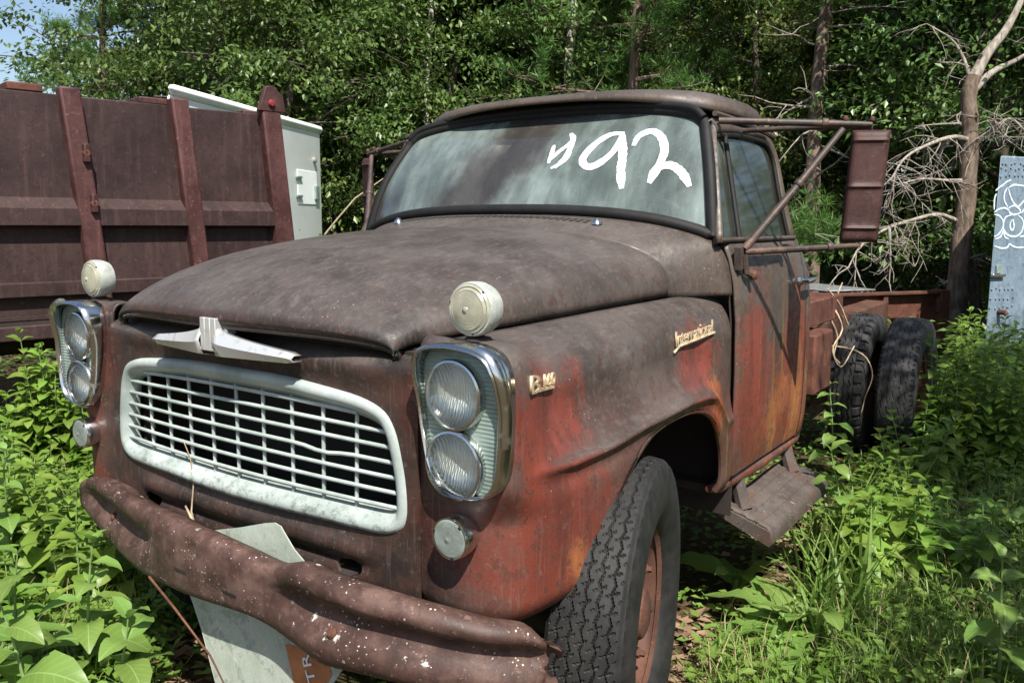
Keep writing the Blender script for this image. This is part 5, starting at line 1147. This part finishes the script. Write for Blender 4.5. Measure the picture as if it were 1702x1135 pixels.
# pale trunk left of the cab roof
for px, vtop, dist, rr in ((945, -160, 11.9, 0.09), (707, -160, 12.2, 0.05), (895, -160, 12.4, 0.10)):
    e = empty('bare_trunk'); tag(e, {945: 'pale grey tree trunk rising just above the cab roof', 707: 'thin pale trunk at the left end of the cab roof', 895: 'dark leaning trunk left of the pale grey trunk'}[px], 'tree')
    b = Vector(polar(px - 3, dist)); t_ = at_depth(px + (10 if px != 895 else -25), vtop, dist); m = MB().tube([b.lerp(t_, k / 8) + Vector((0.04 * math.sin(k * 1.7 + px), 0, 0)) for k in range(9)], [rr * (1 - 0.05 * k) for k in range(9)], 10); m.build('trunk', bark('grey_bark', (0.22, 0.20, 0.17), (0.40, 0.37, 0.32), 6, 0.5) if px != 895 else B_oak, e)
    for k in range(5): br = MB(); p = b.lerp(t_, 0.45 + 0.1 * k); br.tube(wander(p, (r_.uniform(-1, 1), r_.uniform(-1, 1), 0.4), 0.8, 5, 0.25, r_), [0.02, 0.017, 0.013, 0.010, 0.006, 0.003], 5); br.build('limb', B_oak, e)

# ---- weeds with separately built leaves
L_weed = leaf_mat('weed_leaf', (0.085, 0.165, 0.020), (0.215, 0.320, 0.060), 0.38, 0.4, 0.42, 3.0); L_grass = leaf_mat('grass_blade', (0.075, 0.145, 0.022), (0.22, 0.31, 0.075), 0.35, 0.35, 0.45, 2.0); L_cover = leaf_mat('ground_cover', (0.075, 0.145, 0.022), (0.19, 0.29, 0.060), 0.35, 0.35, 0.45, 2.0)
L_litter = leaf_mat('dry_leaf', (0.12, 0.075, 0.045), (0.36, 0.25, 0.16), 0.15, 0.2, 0.7, 2.0)
def big_leaf(L, Wd, droop, nseg=6, wave=0.0, serr=0.0):
    rows = []
    for i in range(nseg + 1):
        t = i / nseg; wd = Wd * 0.5 * (t ** 0.75) * ((1 - t) ** 0.95) * 3.1 if 0 < i < nseg else 0.0012
        wd *= 1 + serr * (i % 2); x = L * t * math.cos(droop * t * 0.6); z = L * (0.10 * math.sin(t * 2.2) - math.sin(droop * t) * t * 0.55)
        up_ = 0.22 * wd; rows.append([(x, -wd, z + up_ + wave * math.sin(i * 2.1)), (x, -wd * 0.5, z + up_ * 0.35), (x, 0, z), (x, wd * 0.5, z + up_ * 0.35), (x, wd, z + up_ - wave * math.sin(i * 1.7))])
    m = MB().grid(rows); me = bpy.data.meshes.new('leaf'); me.from_pydata([tuple(p) for p in m.v], [], m.f); me.shade_smooth(); return me
def with_veins(base_dark, base_light, name):
    m = leaf_mat(name, base_dark, base_light, 0.38, 0.45, 0.40, 3.0); return m
leafM = [big_leaf(0.15, 0.080, 0.9, 8, 0.004, 0.05), big_leaf(0.13, 0.075, 0.6, 8, 0.003, 0.05), big_leaf(0.32, 0.105, 0.8, 10, 0.008, 0.10), big_leaf(0.26, 0.085, 0.35, 10, 0.006, 0.10)]
def veined(name, dark, light):
    m = leaf_mat(name, dark, light, 0.36, 0.45, 0.40, 3.0); t = m.node_tree; nd = t.nodes; lk = t.links
    tc = [n for n in nd if n.type == 'TEX_COORD'][0]; sp = nd.new('ShaderNodeSeparateXYZ'); lk.new(tc.outputs['Object'], sp.inputs[0])
    def mt(op, a, b=None):
        q = nd.new('ShaderNodeMath'); q.operation = op
        for i, v in enumerate((a, b)):
            if v is None: continue
            if isinstance(v, (int, float)): q.inputs[i].default_value = v
            else: lk.new(v, q.inputs[i])
        return q.outputs[0]
    ay = mt('ABSOLUTE', sp.outputs[1]); mid = mt('LESS_THAN', ay, 0.0016); s = mt('FRACT', mt('MULTIPLY', mt('SUBTRACT', sp.outputs[0], mt('MULTIPLY', ay, 0.9)), 55.0)); sv = mt('MULTIPLY', mt('LESS_THAN', s, 0.14), 0.45)
    v = mt('MAXIMUM', mid, sv); pr = nd['Principled BSDF']; src = pr.inputs['Base Color'].links[0].from_socket
    mx = nd.new('ShaderNodeMix'); mx.data_type = 'RGBA'; lk.new(mt('MULTIPLY', v, 0.55), mx.inputs[0]); lk.new(src, mx.inputs[6]); mx.inputs[7].default_value = (0.30, 0.42, 0.16, 1); lk.new(mx.outputs[2], pr.inputs['Base Color'])
    bp_ = nd.new('ShaderNodeBump'); bp_.inputs['Strength'].default_value = 0.5; bp_.inputs['Distance'].default_value = 0.003; bp_.invert = True; lk.new(v, bp_.inputs['Height']); lk.new(bp_.outputs[0], pr.inputs['Normal']); return m
L_big = veined('veined_leaf', (0.095, 0.180, 0.030), (0.200, 0.320, 0.075))
for me in leafM: me.materials.append(L_big)
def leaf_arrays(me): 
    v = np.array([tuple(q.co) for q in me.vertices]); f = np.array([tuple(p.vertices) for p in me.polygons]); return v, f
LA = [leaf_arrays(m) for m in leafM]
small = big_leaf(0.115, 0.058, 0.8, 6, 0.003, 0.0); SV, SF = leaf_arrays(small)
def weed_spec(seed, H, pairs, lsc, up_=0.25):
    r_ = random.Random(seed); st = wander((0, 0, -0.03), (r_.uniform(-.1, .1), r_.uniform(-.1, .1), 1), H, 8, 0.07, r_); out = []
    for k in range(pairs):
        t = lerp(0.28, 1.0, k / max(1, pairs - 1)); f = t * 8; i = min(7, int(f)); p = st[i].lerp(st[i + 1], f - i); a0 = k * 1.57 + r_.uniform(-.3, .3)
        for h in (0, math.pi):
            s_ = lsc * lerp(1.15, 0.5, max(0, t - 0.55) / 0.45) * r_.uniform(0.8, 1.15); out.append((p, a0 + h + r_.uniform(-.25, .25), lerp(-0.05, up_ + 0.5 * (t > .9), t) + r_.uniform(-.2, .2), s_, r_.uniform(-.4, .4)))
    return st, out
def leaf_mtx(p, a, el, s_, tw): return Matrix.Translation(p) @ Matrix.Rotation(a, 4, 'Z') @ Matrix.Rotation(-el, 4, 'Y') @ Matrix.Rotation(tw, 4, 'X') @ Matrix.Scale(s_, 4)
stem_m = simple('green_stem', (0.13, 0.20, 0.06), 0.5)
def weed_parts(name, loc, rz, seed, H, pairs, lsc, label, group, kinds=(0, 1)):
    e = empty(name, loc, rz); tag(e, label, 'weed', group); st, lv = weed_spec(seed, H, pairs, lsc); MB().tube(st, [0.008 - 0.0007 * i for i in range(9)], 7).build('stem', stem_m, e); r_ = random.Random(seed)
    for q in lv:
        o = bpy.data.objects.new('leaf', leafM[r_.choice(kinds)]); COL.objects.link(o); o.parent = e; o.matrix_local = leaf_mtx(*q)
    return e
def weed_mesh(seed, H, pairs, lsc, arr=(SV, SF)):
    st, lv = weed_spec(seed, H, pairs, lsc); v_, f_ = arr; V, F = [], []; n = 0
    for q in lv:
        m = np.array(leaf_mtx(*q)); V.append(v_ @ m[:3, :3].T + m[:3, 3]); F.append(f_ + n); n += len(v_)
    tb = MB().tube(st, [0.006 - 0.0005 * i for i in range(9)], 5, cap=False); me2 = bpy.data.meshes.new('stem'); me2.from_pydata([tuple(p) for p in tb.v], [], tb.f); me2.materials.append(stem_m); me2.shade_smooth()
    return fast_mesh('foliage', np.concatenate(V), np.concatenate(F), L_weed, True), me2
WV = [weed_mesh(100 + k, H, pr, ls) for k, (H, pr, ls) in enumerate(((0.50, 9, 1.0), (0.62, 11, 1.1), (0.38, 8, 0.9), (0.80, 13, 1.15), (0.30, 7, 0.85), (0.55, 10, 1.25)))]
def blocked(x, y, m=0.0):
    if abs(x) < 0.98 + m and -0.62 - m < y < 5.5 + m: return True
    q = Vector((x, y, 0)) - DA; s_, o_ = q.dot(DD), q.dot(DN)
    if s_ < 2.0 and -2.1 < o_ < 0.02 and s_ > -2.3: return True
    q = Vector((x, y, 0)) - BA; 
    if q.dot(BD) > -0.05 and -2.2 < q.dot(BN) < 0.05: return True
    q = Vector((x, y, 0)) - VS
    if -1 < q.dot(VD) < VL and -2 < q.dot(VN) < 0.05: return True
    if abs(x - 1.0) < 0.15 and 0.95 < y < 1.85: return True
    return math.hypot(x - CAM.x, y - CAM.y) < 1.5
def scatter(n, px_lo, px_hi, py_lo, py_hi, seed, m=0.0):
    r_ = random.Random(seed); out = []; tries = 0
    while len(out) < n and tries < n * 40:
        tries += 1; p = on_z(r_.uniform(px_lo, px_hi), r_.uniform(py_lo, py_hi), 0.0)
        if not blocked(p.x, p.y, m): out.append(p)
    return out
def weeds(pts, seed, vars_, label, group, sc=(0.8, 1.2)):
    r_ = random.Random(seed)
    for p in pts:
        v = WV[r_.choice(vars_)]; e = empty('weed', (p.x, p.y, gz(p.x, p.y)), r_.uniform(0, 6.28)); s_ = r_.uniform(*sc); e.scale = (s_, s_, s_); tag(e, label, 'weed', group); link('foliage', v[0], e); link('stem', v[1], e)
weeds(scatter(70, -60, 330, 720, 1130, 1, 0.1), 2, (0, 1, 2, 5, 4), 'leafy green weed in the sunlit thicket left of the truck', 'weeds left of the truck')
weeds(scatter(34, -150, 140, 700, 800, 21, 0.05), 22, (1, 3, 0), 'tall leafy weed under the dump body', 'weeds by the dump body')
weeds(scatter(75, 1330, 1720, 700, 800, 3, 0.12), 4, (0, 1, 3, 5), 'leafy weed between the rear wheels and the blue box', 'weeds by the rear wheels')
weeds(scatter(26, 1560, 1720, 640, 720, 13, 0.2), 14, (3, 1), 'tall weed growing in front of the blue box', 'weeds by the blue box', (0.8, 1.15))
weeds(scatter(34, 1380, 1720, 800, 1000, 5, 0.2), 6, (2, 4, 0), 'weed on the shaded ground at right', 'weeds on the shaded ground', (0.6, 1.0))
weeds(scatter(12, 1140, 1330, 900, 1130, 15, 0.2), 16, (4, 2), 'low weed beside the front wheel and step', 'weeds beside the step', (0.45, 0.7))
weeds(scatter(46, 1330, 1560, 760, 1010, 17, 0.12), 18, (0, 2, 5), 'sunlit broad leaved weed past the outer edge of the step', 'weeds past the step', (0.7, 1.05))
# countable foreground plants, each leaf a piece
def gp(u, v): p = on_z(u, v, 0.0); return (p.x, p.y, gz(p.x, p.y))
def by_top(u, v, H): p = on_z(u, v, H); return (p.x, p.y, 0)
weed_parts('tall_weed', by_top(60, 985, 0.52), 0.3, 31, 0.52, 6, 1.35, 'bright leafy weed lowest in the left corner', 'foreground weeds'); weed_parts('tall_weed', by_top(190, 1010, 0.46), 1.9, 32, 0.46, 6, 1.3, 'leafy weed just left of the white sheet', 'foreground weeds')
weed_parts('tall_weed', by_top(130, 880, 0.58), 2.4, 39, 0.58, 7, 1.25, 'large leaved weed between the corner weed and the bumper', 'foreground weeds'); weed_parts('tall_weed', by_top(15, 900, 0.60), 1.1, 40, 0.60, 7, 1.2, 'leafy weed cut by the left edge', 'foreground weeds'); weed_parts('tall_weed', by_top(420, 1100, 0.25), 0.7, 45, 0.25, 4, 0.9, 'small dark weed in front of the white sheet', 'foreground weeds')
weed_parts('tall_weed', (-1.05, -1.0, 0), 0.9, 33, 0.72, 8, 0.95, 'upright leafy weed under the far half of the bumper', 'foreground weeds'); weed_parts('tall_weed', (-1.45, -0.55, 0), 0.2, 37, 0.75, 9, 0.9, 'tall weed right beside the far end of the bumper', 'foreground weeds')
weed_parts('tall_weed', gp(1655, 1180), 0.5, 34, 0.52, 6, 1.15, 'upright green weed in the bottom right corner', 'foreground weeds'); weed_parts('tall_weed', gp(1420, 985), 2.2, 35, 0.66, 8, 1.25, 'broad leaved weed standing past the running board', 'foreground weeds')
weed_parts('tall_weed', gp(1385, 790), 1.2, 36, 0.62, 8, 1.0, 'leafy weed behind the cab before the rear tyres', 'foreground weeds'); weed_parts('tall_weed', gp(1610, 720), 1.2, 38, 0.85, 9, 1.1, 'tall weed right of the outer rear tyre', 'foreground weeds')
# big lance-leaved rosettes by the front wheel
def rosette(name, loc, seed, n, label, sc=1.0, a0=0.0, a1=6.28):
    e = empty(name, loc); tag(e, label, 'weed', 'lance leaved weeds'); r_ = random.Random(seed); MB().tube([(0, 0, -0.03), (0, 0, 0.05), (0.01, 0, 0.14 * sc)], [0.016, 0.014, 0.008], 8).build('stem', stem_m, e)
    for k in range(n):
        o = bpy.data.objects.new('leaf', leafM[2 + k % 2]); COL.objects.link(o); o.parent = e; o.matrix_local = leaf_mtx(Vector((0, 0, 0.03 + 0.10 * k / n)), lerp(a0, a1, k / n) + r_.uniform(-.3, .3), r_.uniform(0.1, 0.7), sc * r_.uniform(0.8, 1.25), r_.uniform(-.3, .3))
rosette('lance_leaf_weed', gp(1345, 1085), 41, 9, 'large lance leaved plant right of the front wheel', 1.25, 2.2, 5.6); rosette('lance_leaf_weed', gp(1220, 1000), 42, 7, 'lance leaved plant in the shadow behind the front wheel', 0.9); rosette('lance_leaf_weed', gp(1480, 960), 43, 7, 'lance leaved plant beyond the grass clump', 0.9); rosette('lance_leaf_weed', gp(1690, 900), 44, 8, 'lance leaved plant at the right edge in shade', 1.0)

# ---- uncountable growth
def grass(name, pts, seed, blades, h0, h1, spread, wid, label, mat):
    g = np.random.default_rng(seed); base = np.array([(p.x, p.y, gz(p.x, p.y) - 0.01) for p in pts]); B = np.repeat(base, blades, 0); n = len(B); B[:, :2] += g.normal(size=(n, 2)) * spread
    a = g.uniform(0, 6.283, n); d = np.stack([np.cos(a), np.sin(a), np.zeros(n)], 1); h = g.uniform(h0, h1, (n, 1)); ln = g.uniform(0.15, 0.9, (n, 1)); s_ = np.stack([-np.sin(a), np.cos(a), np.zeros(n)], 1); w_ = wid * g.uniform(0.6, 1.3, (n, 1)); Z = np.array([[0, 0, 1.0]])
    lv = []
    for t, k in ((0, 1.0), (0.4, 0.95), (0.75, 0.6)): c_ = B + Z * h * (t - 0.30 * ln * t * t) + d * h * ln * t * t * 0.9; lv += [c_ - s_ * w_ * k * 0.5, c_ + s_ * w_ * k * 0.5]
    tip = B + Z * h * (1 - 0.45 * ln) + d * h * ln * 0.95; V = np.stack(lv + [tip], 1).reshape(-1, 3); i = np.arange(n)[:, None] * 7
    F = np.concatenate([i + np.array([q]) for q in ((0, 1, 3), (0, 3, 2), (2, 3, 5), (2, 5, 4), (4, 5, 6))], 1).reshape(-1, 3); o = link(name, fast_mesh(name, V, F, mat)); tag(o, label, 'grass', None, 'stuff')
grass('grass', scatter(900, -100, 330, 720, 1180, 51) + scatter(600, 1120, 1720, 780, 1180, 52) + scatter(500, 1330, 1720, 690, 800, 53), 54, 9, 0.07, 0.26, 0.07, 0.0055, 'short green grass among the weeds round the truck', L_grass)
grass('dry_grass', scatter(70, 1120, 1720, 780, 1180, 56) + scatter(120, -100, 330, 800, 1180, 57), 58, 6, 0.10, 0.34, 0.10, 0.004, 'dry straw coloured grass stems round the truck', leaf_mat('dry_straw', (0.22, 0.16, 0.08), (0.42, 0.34, 0.20), 0.2, 0.2, 0.6))
# one distinct clump of long grass right of the step
pts = [on_z(1395 + random.gauss(0, 38), 985 + random.gauss(0, 50), 0) for _ in range(26)]; grass('tall_grass', pts, 55, 9, 0.30, 0.66, 0.05, 0.012, 'clump of long arching grass right of the running board', L_grass)
def cover(name, pts, seed, per, spread, size, zmax, mat, label, cat, flat=0.3):
    g = np.random.default_rng(seed); base = np.array([(p.x, p.y, gz(p.x, p.y)) for p in pts]); B = np.repeat(base, per, 0); n = len(B); B[:, :2] += g.normal(size=(n, 2)) * spread; B[:, 2] += g.uniform(0.005, zmax, n)
    D = g.normal(size=(n, 3)); D[:, 2] *= flat; V, F = leaf_cards(B, D, size, 0.6, 0.12, g, 1.2); o = link(name, fast_mesh(name, V, F, mat)); tag(o, label, cat, None, 'stuff')
cover('ground_cover', scatter(1000, -100, 330, 720, 1180, 61) + scatter(170, 1120, 1720, 780, 1180, 62) + scatter(600, 1330, 1720, 680, 800, 63), 64, 22, 0.12, 0.050, 0.14, L_cover, 'small leaved ground cover round the truck', 'ground cover')
cover('fallen_leaves', scatter(900, 1100, 1720, 760, 1180, 71) + scatter(400, -100, 330, 720, 1180, 72), 73, 14, 0.2, 0.055, 0.02, L_litter, 'dry fallen leaves on the ground beside the truck', 'fallen leaves', 0.12)
far = []
fr_ = random.Random(81)
for k in range(1500): far.append(Vector(polar(fr_.uniform(-80, 1780), fr_.uniform(7.5, 16)))); 
far = [p for p in far if not blocked(p.x, p.y)]
cover('undergrowth', far, 82, 26, 0.28, 0.085, 0.75, L_oak, 'leafy undergrowth at the foot of the wood', 'undergrowth', 0.5)
und = []
for k in range(420):
    p = Vector((fr_.uniform(-0.95, 0.95), fr_.uniform(-0.7, 4.8), 0)); und.append(p)
cover('shade_plants', und, 83, 10, 0.08, 0.045, 0.09, L_cover, 'sparse low plants in the shade under the truck', 'ground cover')

# ---- vines and twigs
vine = bark('dry_vine', (0.24, 0.17, 0.11), (0.50, 0.40, 0.28), 20, 0.3)
def vine_obj(name, paths, r0, label):
    e = MB()
    for P in paths: e.tube(catmull([tuple(at_depth(*q)) for q in P], 16), [r0 * (1 - 0.03 * i) for i in range(16)], 6)
    tag(e.build(name, vine, None, 60), label, 'vine')
vine_obj('dry_vine', [[(1358, 545, 4.4), (1385, 520, 4.5), (1392, 490, 4.55), (1400, 470, 4.6)], [(1380, 500, 4.45), (1400, 545, 4.4), (1384, 580, 4.35), (1398, 610, 4.35), (1420, 575, 4.4)], [(1362, 505, 4.4), (1380, 530, 4.4), (1392, 560, 4.4), (1386, 590, 4.4), (1396, 604, 4.4)], [(1375, 480, 4.4), (1395, 505, 4.45), (1410, 540, 4.5)]], 0.006, 'tangle of dry vine stems behind the cab')
vine_obj('dry_vine', [[(1382, 575, 5.45), (1415, 580, 5.45), (1440, 595, 5.45), (1450, 625, 5.48), (1438, 660, 5.5), (1432, 685, 5.5)], [(1468, 620, 5.7), (1474, 660, 5.7), (1478, 690, 5.7), (1474, 705, 5.7)]], 0.006, 'pale dead vine hanging over the inner rear tyre')
e = MB(); e.tube([at_depth(u, v, 2.53 + k * 0.005) for k, (u, v) in enumerate(((322, 905), (326, 880), (318, 850), (322, 800), (316, 760), (304, 730)))], [0.005, 0.0045, 0.003, 0.0022, 0.0018, 0.0015], 6); e.tube([at_depth(u, v, 2.53) for u, v in ((330, 890), (318, 860), (308, 840))], [0.006, 0.005, 0.003], 6)
tag(e.build('dry_twig', vine, None, 60), 'dry twig standing up behind the bumper before the grille', 'twig')
e = MB(); e.tube([at_depth(u, v, d) for u, v, d in ((248, 958, 2.5), (290, 1010, 2.4), (320, 1050, 2.35), (350, 1090, 2.3), (372, 1135, 2.25))], [0.0035, 0.0035, 0.003, 0.003, 0.002], 6); tag(e.build('dry_twig', M['redrust'], None, 60), 'reddish dry twig slanting below the bumper at left', 'twig')
e = MB(); e.tube([at_depth(u, v, 6.5) for u, v in ((540, 390), (560, 365), (590, 330), (640, 295))], [0.008, 0.007, 0.006, 0.004], 6); tag(e.build('dry_twig', vine, None, 60), 'thin bare twig arching left of the windshield', 'twig')
